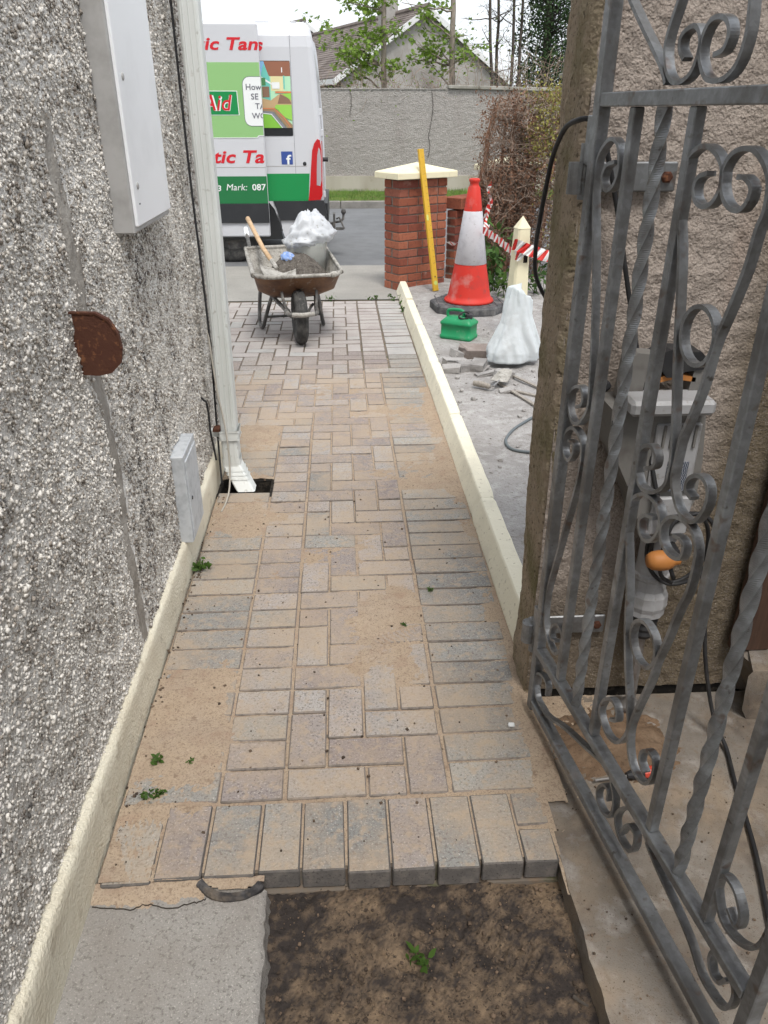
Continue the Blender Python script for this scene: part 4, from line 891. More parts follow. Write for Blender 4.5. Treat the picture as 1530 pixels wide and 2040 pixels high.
wh = MB(); wh.lathe([(.085, -.02), (.12, -.038), (.155, -.045), (.182, -.036), (.192, -.016), (.194, 0), (.192, .016), (.182, .036), (.155, .045), (.12, .038), (.085, .02)], 40, T(0, 0, .194) @ Ry(R(90)), cap=False)
wheel = wh.build('wheel', M['tyre'], wb, smooth=True, W=False)
b = MB()
for s in (-.018, 0, .018): b.lathe([(.1925, s - .003), (.1955, s - .002), (.1955, s + .002), (.1925, s + .003)], 40, T(0, 0, .194) @ Ry(R(90)), cap=False)
b.build('tread', M['tyre'], wheel, W=False)
b = MB(); b.lathe([(.02, -.05), (.02, -.03), (.086, -.022), (.086, .022), (.02, .03), (.02, .05)], 24, T(0, 0, .194) @ Ry(R(90))); b.build('hub', M['frame_dark'], wheel, W=False)
for s in (-1, 1):
    b = MB(); b.tube([tuple(p) for p in catmull([(s * .075, -.215, .262), (s * .10, -.19, .262), (s * .115, -.05, .275), (s * .15, .2, .285), (s * .20, .6, .32), (s * .25, .95, .47), (s * .265, 1.12, .58), (s * .265, 1.34, .635)], 5)], .0155, 9); b.build('handle_tube', M['frame_dark'], wb, smooth=True, W=False)
    b = MB(); b.tube([(s * .265, 1.20, .60), (s * .265, 1.36, .641)], [.019, .021], 10); b.build('grip', M['white_box'], wb, smooth=True, W=False)
    b = MB(); b.tube([tuple(p) for p in catmull([(s * .165, .30, .30), (s * .20, .36, .18), (s * .235, .44, .04), (s * .245, .49, .016), (s * .25, .56, .016), (s * .252, .61, .05), (s * .235, .66, .2), (s * .21, .70, .36)], 5)], .0145, 9); b.build('leg', M['frame_dark'], wb, smooth=True, W=False)
    b = MB(); b.tube([(s * .105, -.12, .27), (s * .12, -.06, .34), (s * .125, -.03, .385)], .011, 8); b.tube([(s * .062, 0, .194), (s * .075, .02, .24), (s * .11, .05, .275)], .010, 8); b.build('fork', M['frame_dark'], wb, smooth=True, W=False)
b = MB(); b.tube([(-.08, -.215, .262), (0, -.222, .258), (.08, -.215, .262)], .0165, 9); b.build('nose_bar', M['cement'], wb, smooth=True, W=False)
b = MB(); b.tube([(-.225, .40, .115), (.225, .40, .115)], .010, 8); b.build('cross_brace', M['frame_dark'], wb, smooth=True, W=False)
# what it carries
WM = T(-.304, 5.653, 0) @ Rz(R(9.7))
def wpt(x, y, z): return WM @ Vector((x, y, z))
gx = np.linspace(-1, 1, 46); X, Y = np.meshgrid(gx, gx, indexing='ij'); r = np.sqrt(X ** 2 + Y ** 2)
Zm = .43 + .15 * np.clip(1 - r ** 2, 0, 1) + .018 * fbm(X * 4, Y * 4, 13, 4) + .008 * rng.random(X.shape)
b = MB().grid(.03 + .225 * X, .29 + .225 * Y, Zm + .01, (r[:-1, :-1] < 1.0)); b.xf(WM); o = b.build('muck_heap', M['muck'], smooth=False); stuff(o); tag(o, 'heap of dark wet rubble and muck inside the wheelbarrow', 'rubble')
sh = thing('shovel', 'cement caked shovel with wooden shaft resting in the wheelbarrow', 'shovel', tuple(wpt(-.15, .2, .5)))
b = MB(); b.tube([tuple(wpt(*p)) for p in ((-.145, .30, .535), (-.19, .50, .60), (-.235, .80, .70), (-.262, 1.0, .765))], [.017, .0175, .0175, .019], 10); b.build('shaft', M['wood_pale'], sh, smooth=True)
b = MB(); b.tube([tuple(wpt(*p)) for p in ((-.125, .20, .507), (-.15, .315, .545))], [.013, .0195], 10); b.build('socket', M['cement'], sh)
gx = np.linspace(-1, 1, 16); gy = np.linspace(0, 1, 16); X, Y = np.meshgrid(gx, gy, indexing='ij')
b = MB().grid(-.12 + .125 * X * (1 - .25 * Y ** 3) , .24 - .27 * Y, .505 - .055 * Y + .030 * X ** 2 - .02 * np.exp(-(X * 3) ** 2) * 0 + .004 * fbm(X * 3, Y * 5, 3, 3)); b.grid(-.12 + .125 * X * (1 - .25 * Y ** 3), .24 - .27 * Y, .501 - .055 * Y + .030 * X ** 2); b.xf(WM); b.build('blade', M['cement'], sh, smooth=True)
M['tub'] = mk('tub', (.50, .51, .48), .4, .4, [dict(s=6, d=5, lo=.42, hi=.7, c=(.47, .48, .44)), dict(s=30, d=4, lo=.6, hi=.72, c=(.36, .35, .31), a=.6)])
M['bag_white'] = mk('bag_white', (.76, .78, .81), .45, .35, [dict(s=5, d=6, lo=.5, hi=.72, c=(.60, .62, .66), a=.7), dict(s=40, d=5, lo=.62, hi=.72, c=(.36, .34, .3), a=.7)], [('N', 26, 3, .25, .01)])
bk = thing('plastic_tub', 'pale plastic tub standing in the back of the wheelbarrow', 'tub', tuple(wpt(.14, .46, .33)))
b = MB(); b.lathe([(.125, .33), (.155, .62), (.163, .655), (.158, .66), (.15, .62)], 26, WM @ T(.13, .46, 0)); b.build('bucket', M['tub'], bk, smooth=True)
# sack thrown over the tub
def blob(fn, nu=40, nv=24):
    V = []; F = []
    for i in range(nv + 1):
        for j in range(nu): V.append(fn(2 * math.pi * j / nu, math.pi * i / nv))
    for i in range(nv):
        for j in range(nu): F.append((i * nu + j, (i + 1) * nu + j, (i + 1) * nu + (j + 1) % nu, i * nu + (j + 1) % nu))
    b = MB(); b.add(V, F); return b
def sackf(u, v):
    x = np.cos(u) * np.sin(v); y = np.sin(u) * np.sin(v); z = np.cos(v)
    w = fbm(x * 1.8 + 4 + z, y * 1.8 + z * 2, 5, 3); cr = ridged(x * 2.2 + 9 + .8 * z, y * 2.2 + 1.7 * z, 6, 4); fo = np.abs(np.sin(4.5 * u + 3 * w + 2 * z))
    rr = .84 + .30 * w + .22 * (cr - .5) + .09 * fo * (z < .1); up = np.clip(z, 0, 1)
    px_ = x * (.215 - .10 * up) * rr + .035 * up; py_ = y * (.18 - .07 * up) * rr
    pz = .69 + .175 * z * np.where(z > 0, 1.12, .60) * (.8 + .5 * (cr - .4)) + .025 * w + .03 * x
    Q = np.stack([.135 + px_, .44 + py_, pz], -1).reshape(-1, 3); Q = np.array([tuple(WM @ Vector(q)) for q in Q]).reshape(u.shape + (3,)); return Q[..., 0], Q[..., 1], Q[..., 2]
tag(blobgrid(sackf, 80, 48).build('sack', M['bag_white'], smooth=True), 'crumpled white plastic sack on top of the wheelbarrow load', 'sack')
M['glove_blue'] = mk('glove_blue', (.22, .33, .62), .8, .2, [dict(s=40, d=5, lo=.5, hi=.66, c=(.55, .6, .68), a=.8)])
def glovef(u, v):
    x = math.cos(u) * math.sin(v); y = math.sin(u) * math.sin(v); z = math.cos(v)
    w = float(fbm(np.array([x * 3 + 9]), np.array([y * 3 + z * 3]), 8, 3)[0]) + .25 * math.sin(5 * u + 4 * z)
    return wpt(-.03 + .055 * x * (1 + .35 * w), .26 + .05 * y * (1 + .3 * w), .56 + .045 * z * (1 + .4 * w) - .3 * .05 * x)
tag(blob(glovef, 30, 18).build('work_glove', M['glove_blue'], smooth=True), 'crumpled blue work glove beside the tub in the wheelbarrow', 'glove')

# ================================================================== BRICK PIERS
def pier(name, label, loc, ang):
    t = thing(name, label, 'brick pier', loc, ang, 'splayed entrance piers')
    Wd, Dp, H = .56, .235, 13
    b = MB(); b.bb(.008, Wd - .008, .008, Dp - .008, -.05, H * .075 + .03); b.build('mortar_core', M['brick_mortar'], t, W=False)
    ms = {}
    def one(x0, x1, y0, y1, z):
        key = (round(x1 - x0, 3), round(y1 - y0, 3))
        if key not in ms:
            q = MB(); q.cbox((0, 0, 0), (key[0], key[1], .064), .003, jit=.0006); o = q.build('brick', M['brick'], t, W=False); ms[key] = o.data
        else:
            o = bpy.data.objects.new('brick', ms[key]); col.objects.link(o); o.parent = t
        o.location = ((x0 + x1) / 2, (y0 + y1) / 2, z + random.uniform(-.001, .001)); o.rotation_euler = (random.gauss(0, .004), random.gauss(0, .004), random.gauss(0, .005))
    j = .011
    for c in range(H):
        z = c * .0755 + .034
        if c % 2 == 0:
            for (a, e) in ((0, .215), (.226, .441), (.452, .56)): one(a, e, 0, .1025, z); one(.56 - e, .56 - a, Dp - .1025, Dp, z)
        else:
            for x in (0, .4575): one(x, x + .1025, 0, Dp, z)
            for (a, e) in ((.1135, .275), (.286, .4465)): one(a, e, 0, .1025, z); one(a, e, Dp - .1025, Dp, z)
    zc = H * .0755 + .003
    x0, x1, y0, y1 = -.065, Wd + .065, -.065, Dp + .065
    b = MB(); mx, my = (x0 + x1) / 2, (y0 + y1) / 2; ch = .008
    R0 = [(x0, y0), (x1, y0), (x1, y1), (x0, y1)]
    def ring(d, z): return [(x + (d if x < mx else -d), y + (d if y < my else -d), z) for x, y in R0]
    skin(b, [ring(.05, zc), ring(0.004, zc), ring(0, zc + .004), ring(0, zc + .048), ring(.006, zc + .056)], 0)
    b.add(ring(.006, zc + .056) + [(mx, my, zc + .128)], [(0, 1, 4), (1, 2, 4), (2, 3, 4), (3, 0, 4)])
    b.add(ring(.05, zc), [(3, 2, 1, 0)])
    b.build('cap', M['cream_cap'], t, W=False)
    return t
pier('brick_pier', 'red brick entrance pier with cream pyramid cap and spirit level leaning on it', (.551, 7.482, 0), R(32))
pier('brick_pier', 'red brick entrance pier half hidden by the dead hedge', (1.64, 8.52, 0), R(32))
# low brick wall between them
lw = thing('low_brick_wall', 'low red brick wall joining the two entrance piers', 'wall', (1.35, 8.15, 0))
p0 = Vector((1.10, 7.95, 0)); p1 = Vector((1.66, 8.62, 0)); dv = (p1 - p0); Lw = dv.length; an = math.atan2(dv.y, dv.x); me_ = None; mo = None
b = MB(); b.box(tuple((p0 + p1) / 2 + Vector((0, 0, .33))), (Lw, .085, .68), Rz(an)); b.build('mortar_core', M['brick_mortar'], lw)
for c in range(9):
    k = 0; s = -.11 if c % 2 else 0
    while s < Lw:
        a, e = max(0, s), min(Lw, s + .215)
        if e - a > .05:
            q = MB(); q.cbox((0, 0, 0), (e - a, .1025, .064), .003); o = q.build('brick', M['brick'], lw, W=False)
            pp = p0 + dv.normalized() * ((a + e) / 2); o.location = pp + Vector((0, 0, c * .0755 + .034)) - lw.location; o.rotation_euler = (0, 0, an)
        s += .226
s = .03
while s < Lw:
    if me_ is None: q = MB(); q.cbox((0, 0, 0), (.064, .215, .1025), .004); o = q.build('coping_brick', M['brick'], lw, W=False); me_ = o.data
    else: o = bpy.data.objects.new('coping_brick', me_); col.objects.link(o); o.parent = lw
    o.location = p0 + dv.normalized() * s + Vector((0, 0, .735)) - lw.location; o.rotation_euler = (0, 0, an); s += .074
# spirit level
M['yellow'] = mk('yellow', (.60, .36, .03), .5, .4, [dict(s=10, d=6, lo=.55, hi=.75, c=(.5, .29, .05), a=.6), dict(s=70, d=4, lo=.64, hi=.72, c=(.12, .09, .05), a=.7)], coord='O')
M['vial'] = mk('vial', (.55, .62, .18), .25, .5)
lv = thing('spirit_level', 'long yellow spirit level leaning against the brick pier', 'spirit level', (.89, 7.36, .03))
A = Vector((.893, 7.35, .028)); Bt = Vector((.742, 7.555, 1.225)); zax = (Bt - A).normalized(); xax = Vector((.83, .52, 0)); xax = (xax - zax * xax.dot(zax)).normalized(); yax = zax.cross(xax)
LM = Matrix(((xax.x, yax.x, zax.x, A.x), (xax.y, yax.y, zax.y, A.y), (xax.z, yax.z, zax.z, A.z), (0, 0, 0, 1))); LL = (Bt - A).length
b = MB(); b.cbox((0, 0, LL / 2), (.056, .024, LL), .002); b.xf(LM); b.build('beam', M['yellow'], lv)
b = MB(); b.cbox((0, 0, .003), (.058, .026, .012), .002); b.cbox((0, 0, LL - .003), (.058, .026, .012), .002); b.xf(LM); b.build('end_cap', M['yellow'], lv)
b = MB(); b.cbox((-.012, -.002, LL * .53), (.02, .025, .05), .001); b.xf(LM); b.build('vial', M['vial'], lv)
b = MB(); b.lathe([(.02, -.0135), (.02, .0135)], 18, LM @ T(0, 0, .07) @ Rx(R(90))); b.build('plumb_vial', M['vial'], lv)
b = MB(); b.lathe([(.007, -.0140), (.007, .0140)], 12, LM @ T(0, 0, .125) @ Rx(R(90))); b.build('hang_hole', M['black_plastic'], lv)
for i in range(16):
    b = MB(); b.cbox((.012, -.0122, .25 + i * .055), (.012 if i % 4 else .02, .0012, .0022), .0003); b.xf(LM); b.build('mark', M['black_plastic'], lv)

# ================================================================== TRAFFIC CONE
M['cone_red'] = mk('cone_red', (.55, .032, .02), .55, .35, [dict(s=6, d=6, lo=.55, hi=.75, c=(.36, .035, .028), a=.7), dict(s=14, d=6, lo=.56, hi=.7, c=(.15, .06, .05), a=.6), dict(s=5, d=6, lo=.58, hi=.7, c=(.46, .30, .27), a=.45)], [('N', 40, 3, .1, .004)])
M['cone_white'] = mk('cone_white', (.56, .55, .58), .45, .4, [dict(s=16, d=6, lo=.5, hi=.7, c=(.44, .425, .455), a=.7), dict(s=50, d=4, lo=.64, hi=.72, c=(.3, .28, .28), a=.6)], [('N', 22, 4, .3, .006)])
M['cone_base'] = mk('cone_base', (.075, .075, .08), .85, .2, [dict(s=12, d=6, lo=.45, hi=.68, c=(.20, .195, .19), a=.8)], [('N', 90, 4, .4, .004)])
tc = thing('traffic_cone', 'red and white traffic cone on a black octagonal base', 'traffic cone', (1.09, 6.62, .02))
CX, CYy = 1.09, 6.62
oc = [(.335 * math.cos(a), .335 * math.sin(a)) for a in [R(22.5 + 45 * i + 8) for i in range(8)]]
b = MB(); V = []
for (s_, z) in ((1.0, .022), (1.0, .075), (.96, .087)): V += [(CX + x * s_, CYy + y * s_, z) for x, y in oc]
F = [tuple(range(8))[::-1], tuple(range(16, 24))] + [(i * 8 + j, i * 8 + (j + 1) % 8, i * 8 + 8 + (j + 1) % 8, i * 8 + 8 + j) for i in range(2) for j in range(8)]; b.add(V, F)
bs = b.build('base', M['cone_base'], tc)
for i in range(10):
    b = MB(); b.cbox((CX + (-.27 + i * .06), CYy, .0885), (.010, .42, .006), .001, Rz(R(0))); b.build('rib', M['cone_base'], bs)
b = MB(); b.lathe([(.205, .088), (.212, .096), (.205, .112), (.190, .118), (.178, .15), (.150, .30), (.130, .402)], 36, T(CX, CYy, 0), cap=False); b.build('lower_cone', M['cone_red'], tc, smooth=True)
b = MB(); b.lathe([(.131, .400), (.1335, .402), (.0765, .808), (.075, .81)], 36, T(CX, CYy, 0), cap=False); b.build('reflective_sleeve', M['cone_white'], tc, smooth=True)
b = MB(); b.lathe([(.075, .809), (.048, .985), (.040, .995), (.036, 1.005), (.036, 1.02), (.043, 1.03), (.044, 1.045), (.036, 1.052), (.028, 1.05), (.026, .98)], 30, T(CX, CYy, 0), cap=False); b.build('upper_cone', M['cone_red'], tc, smooth=True)

# ================================================================== JERRYCAN
M['green_plastic'] = mk('green_plastic', (.012, .26, .10), .42, .4, [dict(s=7, d=6, lo=.5, hi=.75, c=(.03, .17, .075), a=.7), dict(s=5, d=6, lo=.55, hi=.7, c=(.20, .27, .20), a=.5), dict(s=30, d=5, lo=.64, hi=.74, c=(.25, .33, .24), a=.5)])
jc = thing('fuel_can', 'green plastic fuel can with black nozzle standing before the cone', 'fuel can', (.87, 5.66, .022), R(-31))
def canring(hx, hy, rc, z, n=4):
    P = []
    for (cx, cy, a0) in ((hx - rc, hy - rc, 0), (-hx + rc, hy - rc, 90), (-hx + rc, -hy + rc, 180), (hx - rc, -hy + rc, 270)):
        for k in range(n): a = R(a0 + 90 * k / (n - 1)); P.append((cx + rc * math.cos(a), cy + rc * math.sin(a), z))
    return P
hx, hy = .125, .082
b = MB(); skin(b, [canring(hx - .006, hy - .006, .02, 0), canring(hx, hy, .022, .008), canring(hx, hy, .022, .028), canring(hx - .006, hy - .006, .02, .032), canring(hx - .006, hy - .006, .02, .105), canring(hx, hy, .022, .109), canring(hx, hy, .022, .125), canring(hx - .03, hy - .03, .03, .155), canring(hx - .055, hy - .05, .02, .162)], cap='last')
body = b.build('body', M['green_plastic'], jc, smooth=True, W=False)
b = MB(); b.tube([tuple(p) for p in catmull([(-.09, 0, .145), (-.095, 0, .185), (-.075, 0, .203), (-.02, 0, .207), (.02, 0, .203), (.035, 0, .18), (.03, 0, .155)], 5)], .0115, 8); b.build('handle', M['green_plastic'], jc, smooth=True, W=False)
b = MB(); b.lathe([(.026, .15), (.028, .158), (.028, .182), (.022, .186)], 18, T(.075, 0, 0)); b.build('cap', M['black_plastic'], jc, W=False)
b = MB(); b.tube([tuple(p) for p in catmull([(.075, 0, .185), (.06, -.01, .20), (.04, -.03, .20), (.02, -.05, .18), (.022, -.055, .165), (.05, -.05, .158), (.085, -.04, .165)], 5)], .006, 7); b.build('nozzle', M['black_rubber'], jc, smooth=True, W=False)

# ================================================================== CREAM POST, TAPE, BAG
po = thing('concrete_post', 'cream painted concrete post with pointed top beside the white bag', 'post', (1.30, 5.72, 0), R(14))
def pring(h, z, c=.012): return [(h - c, -h, z), (h, -h + c, z), (h, h - c, z), (h - c, h, z), (-h + c, h, z), (-h, h - c, z), (-h, -h + c, z), (-h + c, -h, z)]
b = MB(); skin(b, [pring(.072, -.02, .016), pring(.071, .0, .016), pring(.047, .79, .012)], cap=None)
b.add(pring(.050, .79, .012) + [(0, 0, .872)], [(i, (i + 1) % 8, 8) for i in range(8)]); b.build('shaft', M['cream_cap'], po, W=False)
b = MB(); b.cbox((.018, -.0515, .60), (.032, .010, .085), .002); b.build('slot', M['void'], po, W=False)
M['tape_red'] = mk('tape_red', (.62, .03, .025), .45, .4); M['tape_white'] = mk('tape_white', (.78, .77, .76), .45, .4)
def tape(name, label, pts, w, n=26, twist=0., seed=1, per=.085):
    P = [Vector(p) for p in catmull(pts, max(3, n // (len(pts) - 1)))]
    b = MB(); k = len(P); V = []; L_ = 0; mi = []
    for i in range(k):
        d = (P[min(i + 1, k - 1)] - P[max(i - 1, 0)]).normalized(); up = Vector((0, 0, 1)); up = (up - d * up.dot(d)).normalized(); sd = d.cross(up)
        a = twist * i / k + .25 * math.sin(i * .9 + seed); ax = up * math.cos(a) + sd * math.sin(a)
        sh_ = d * .02
        V += [P[i] + ax * w / 2 + sh_, P[i] - ax * w / 2 - sh_]
        if i: L_ += (P[i] - P[i - 1]).length
        mi.append(int(L_ / (per / 2)) % 2)
    for i in range(k - 1): b.add([V[2 * i], V[2 * i + 1], V[2 * i + 3], V[2 * i + 2]], [(0, 1, 2, 3)], mi[i])
    return tag(b.build(name, [M['tape_red'], M['tape_white']]), label, 'barrier tape')
tape('barrier_tape', 'red and white striped tape stretched from the cone to the cream post', [(1.16, 6.52, .675), (1.20, 6.25, .66), (1.235, 5.95, .635), (1.262, 5.66, .61), (1.30, 5.625, .605)], .062, 60, .1, 1)
tape('barrier_tape', 'red and white striped tape from the cream post to behind the wall', [(1.238, 5.69, .685), (1.27, 5.628, .678), (1.33, 5.622, .655), (1.40, 5.64, .632), (1.50, 5.68, .60), (1.72, 5.75, .56)], .08, 60, .05, 2)
tape('barrier_tape', 'loose end of striped tape sagging from the hedge to the brick pier', [(1.46, 7.9, .80), (1.43, 7.8, .70), (1.38, 7.55, .60), (1.30, 7.2, .60), (1.16, 6.92, .56), (1.03, 7.05, .50), (.98, 7.2, .47)], .06, 40, 2.2, 3)
tape('barrier_tape', 'short tail of striped tape knotted on the hedge stem', [(1.47, 7.95, .93), (1.44, 7.9, .85), (1.46, 7.88, .76), (1.43, 7.86, .66), (1.41, 7.85, .58)], .05, 24, 1.6, 4)
M['bag_thin'] = mk('bag_thin', (.76, .80, .82), .38, .4, [dict(s=3, d=5, lo=.45, hi=.7, c=(.66, .73, .74), a=.6), dict(s=9, d=6, lo=.56, hi=.74, c=(.58, .58, .57), a=.6)], [('N', 14, 4, .35, .02), ('N', 45, 3, .3, .01)])
def bagf(u, v):
    t = v / math.pi; z = .44 * (1 - np.clip(t - .07, 0, 1) / .93) ** .95
    pr = np.interp(t, [0, .03, .08, .35, .6, .82, .94, 1], [.0, .05, .084, .098, .130, .160, .158, 0])
    w = fbm(np.cos(u) * 1.3 + 5 + z * 2, np.sin(u) * 1.3 + z * 3, 6, 3); cr = ridged(np.cos(u) * 1.6 + 3 + z * 3.5, np.sin(u) * 1.6 + z * 4.5, 16, 4)
    fo = np.abs(np.sin(3.0 * u + 4 * z + 3.5 * w)); rr = pr * (.90 + .34 * w + .16 * (cr - .5) + .12 * fo)
    le = .045 * (1 - t)
    return 1.125 + rr * np.cos(u) * (1 + .1 * t) + le, 4.98 + rr * np.sin(u) * .85 + .05 * (1 - t), .024 + z + (.05 * (cr - .5) + .06 * np.cos(u + 2.6)) * np.clip(1 - 2.2 * t, 0, 1)
for q in ('bag_thin', 'bag_white'):
    nd = M[q].node_tree.nodes; pb = nd['Principled BSDF']; lk = M[q].node_tree.links
    tr_ = nd.new('ShaderNodeBsdfTranslucent'); ad = nd.new('ShaderNodeMixShader'); ad.inputs[0].default_value = .3
    lk.new(pb.inputs['Base Color'].links[0].from_socket, tr_.inputs['Color']); lk.new(pb.outputs[0], ad.inputs[1]); lk.new(tr_.outputs[0], ad.inputs[2]); lk.new(ad.outputs[0], nd['Material Output'].inputs['Surface'])
tag(blobgrid(bagf, 96, 70).build('rubble_bag', M['bag_thin'], smooth=True), 'thin white plastic rubble bag standing beside broken pavers', 'bag')
# broken pavers around the bag
fr = [(.74, 4.93, .135, .085, .05, 8, 'dark grey broken paver standing on edge left of the heap'), (.70, 4.80, .11, .06, .045, -4, 'small pale cut paver lying nearest the cream kerb'), (.80, 4.855, .105, .085, .05, 14, 'square pale paver offcut in the middle of the heap'),
      (.885, 4.86, .10, .13, .05, -30, 'pale paver offcut lying close to the white bag'), (.80, 5.10, .12, .085, .05, 20, 'light wedge of broken paver at the back of the heap'), (.91, 5.14, .19, .12, .07, 12, 'large brown broken kerb piece against the white bag'),
      (.87, 5.28, .07, .05, .04, 40, 'smallest brown paver chip behind the large brown piece'), (.935, 4.74, .17, .05, .018, 18, 'thin pale sliver of paver in front of the heap'), (1.02, 4.655, .12, .075, .05, 28, 'grey paver offcut under the trowel blade'), (.985, 4.40, .09, .05, .015, 5, 'flat pale chip of paver by the lath ends')]
M['frag_grey'] = mk('frag_grey', (.30, .285, .275), .95, .1, [dict(s=8, d=5, lo=.4, hi=.7, c=(.40, .385, .37)), dict(s=90, d=3, lo=.58, hi=.7, c=(.16, .15, .145), a=.7)], [('N', 120, 4, .6, .005)], rnd=.18)
M['frag_brown'] = mk('frag_brown', (.235, .195, .175), .95, .1, [dict(s=12, d=5, lo=.45, hi=.7, c=(.31, .27, .25))], [('N', 100, 4, .6, .006)])
for i, (x, y, a, c, h, rz, lab) in enumerate(fr):
    b = MB(); chunk(b, (0, 0, 0), (a, c, h), 200 + i, Rz(R(rz)) @ Rx(R(random.uniform(-9, 9))) @ Ry(R(random.uniform(-10, 10) + (12 if i == 4 else 0))), .07)
    o = b.build('broken_paver', M['frag_brown' if 'brown' in lab else 'frag_grey']); o.location = (x, y, .026 + h / 2); tag(o, lab, 'broken paver', 'heap of broken pavers')
# trowel and laths
tr = thing('pointing_trowel', 'trowel with wooden handle lying on the dusty yard', 'trowel', (.86, 4.45, .03))
b = MB(); b.tube([tuple(p) for p in catmull([(.795, 4.497, .05), (.815, 4.48, .052), (.85, 4.452, .052), (.885, 4.42, .05)], 5)], [.006] + [.017] * 4 + [.0185] * 6 + [.016] * 4 + [.012], 10); b.build('handle', M['wood_grey'], tr, smooth=True)
b = MB(); b.tube([(.885, 4.42, .05), (.905, 4.415, .056), (.93, 4.45, .062), (.95, 4.48, .07)], .0055, 7); b.build('tang', M['steel'], tr)
b = MB(); b.prism([(-.055, 0), (.055, 0), (.045, .12), (.03, .16), (-.03, .16), (-.045, .12)], T(.945, 4.47, .065) @ Rz(R(-30)) @ Rx(R(12)), .003); b.build('blade', M['cement'], tr)
for (a, e, lab) in (((.955, 4.56, .035), (1.10, 4.10, .034), 'thin pale timber lath lying across the yard by the trowel'), ((1.04, 4.72, .045), (1.20, 4.40, .036), 'second pale lath lying behind the trowel blade'), ((1.0, 4.42, .03), (1.16, 4.28, .03), 'short lath lying close to the pier edge')):
    a = Vector(a); e = Vector(e); d = e - a
    b = MB(); b.cbox(tuple((a + e) / 2), (d.length, .022, .010), .001, Rz(math.atan2(d.y, d.x)) @ Ry(-math.asin(d.z / d.length))); tag(b.build('timber_lath', M['wood_grey']), lab, 'lath', 'offcut laths')
M['cable_grey'] = mk('cable_grey', (.13, .15, .16), .6, .3)
cable('grey_cable', [(1.25, 4.1, .03), (1.08, 3.98, .03), (.976, 3.87, .03), (.89, 3.76, .03), (.83, 3.64, .03), (.818, 3.55, .03), (.84, 3.49, .03), (.90, 3.46, .03), (1.0, 3.44, .03), (1.2, 3.45, .03)], .0075, M['cable_grey'], 'loop of grey cable on the yard beside the pier')
# ================================================================== VAN
M['van_white'] = mk('van_white', (.58, .59, .62), .28, .5, [dict(s=1.6, d=4, lo=.45, hi=.75, c=(.53, .54, .57), a=.5)])
M['van_green_l'] = mk('van_green_l', (.27, .50, .20), .32, .45)
M['van_green'] = mk('van_green', (.012, .25, .07), .3, .45)
M['van_green_d'] = mk('van_green_d', (.02, .17, .058), .3, .45)
M['van_black'] = mk('van_black', (.028, .03, .034), .45, .4, [dict(s=5, d=4, lo=.5, hi=.8, c=(.055, .056, .06), a=.6)])
M['ink_red'] = mk('ink_red', (.60, .018, .03), .35, .4); M['ink_grey'] = mk('ink_grey', (.12, .12, .15), .4, .4); M['ink_white'] = mk('ink_white', (.64, .64, .65), .35, .4)
M['ink_blue'] = mk('ink_blue', (.045, .085, .30), .35, .4); M['glass_dark'] = mk('glass_dark', (.015, .017, .02), .12, .6)
M['lamp_red'] = mk('lamp_red', (.50, .012, .015), .2, .6); M['lamp_clear'] = mk('lamp_clear', (.50, .45, .47), .2, .6, [dict(s=40, k='W', d=0, lo=.3, hi=.7, c=(.36, .30, .32), st=(.01, .01, 1))])
VY = 9.30
vn = thing('parked_van', 'white and green sign written van parked on the road, sliding door ajar', 'van', (-2.8, 10.3, -.03))
side = [(9.42, .30), (9.33, .42), (VY, .50), (VY, .9), (VY, 1.4), (VY, 1.9), (VY, 2.12), (9.315, 2.22), (9.35, 2.29), (9.42, 2.335), (9.55, 2.36), (9.9, 2.385)]
prof = side + [(20.6 - y, z) for y, z in side[::-1]]
def xr(z): return float(np.interp(z, [.3, .65, 1.27, 1.82, 2.2, 2.3, 2.36, 2.4], [-.17, -.165, -.167, -.20, -.228, -.25, -.30, -.34]))
st = []
st.append([(xr(z), 10.3 + (y - 10.3) * .955, z - (.012 if z > 2.2 else 0)) for y, z in prof])
st.append([(xr(z) - .02, 10.3 + (y - 10.3) * .985, z - .003) for y, z in prof])
st.append([(xr(z) - .06, y, z) for y, z in prof])
for x in (-.8, -1.6, -2.6, -3.6, -4.25): st.append([(x, y, z) for y, z in prof])
st.append([(-4.75, 10.3 + (y - 10.3) * .98, min(z, 1.95 + .02 * (z - 1.9))) for y, z in prof])
st.append([(-5.15, 10.3 + (y - 10.3) * .95, min(z, 1.28 + .02 * (z - 1.2))) for y, z in prof])
st.append([(-5.6, 10.3 + (y - 10.3) * .88, min(z, 1.02 + .02 * (z - 1.))) for y, z in prof])
b = MB(); k = len(prof); V = [p for s in st for p in s]; F = [tuple(range(k)), tuple(range((len(st) - 1) * k, len(st) * k))[::-1]]
for i in range(len(st) - 1):
    for j in range(k): F.append((i * k + (j + 1) % k, i * k + j, (i + 1) * k + j, (i + 1) * k + (j + 1) % k))
b.add(V, F); body = b.build('body', M['van_white'], vn, smooth=False)
XZv = lambda y: Matrix(((1, 0, 0, 0), (0, 0, -1, y), (0, 1, 0, 0), (0, 0, 0, 1)))     # poly (x,z), thickness towards the viewer
def vpanel(name, poly, y, t, mat, par): b = MB(); b.prism(poly, XZv(y), t); return b.build(name, M[mat], par)
def rect(x0, x1, z0, z1): return [(x0, z0), (x1, z0), (x1, z1), (x0, z1)]
def rrect(x0, x1, z0, z1, r, n=5):
    P = []
    for (cx, cz, a0) in ((x1 - r, z1 - r, 0), (x0 + r, z1 - r, 90), (x0 + r, z0 + r, 180), (x1 - r, z0 + r, 270)):
        for q in range(n): a = R(a0 + 90 * q / (n - 1)); P.append((cx + r * math.cos(a), cz + r * math.sin(a)))
    return P
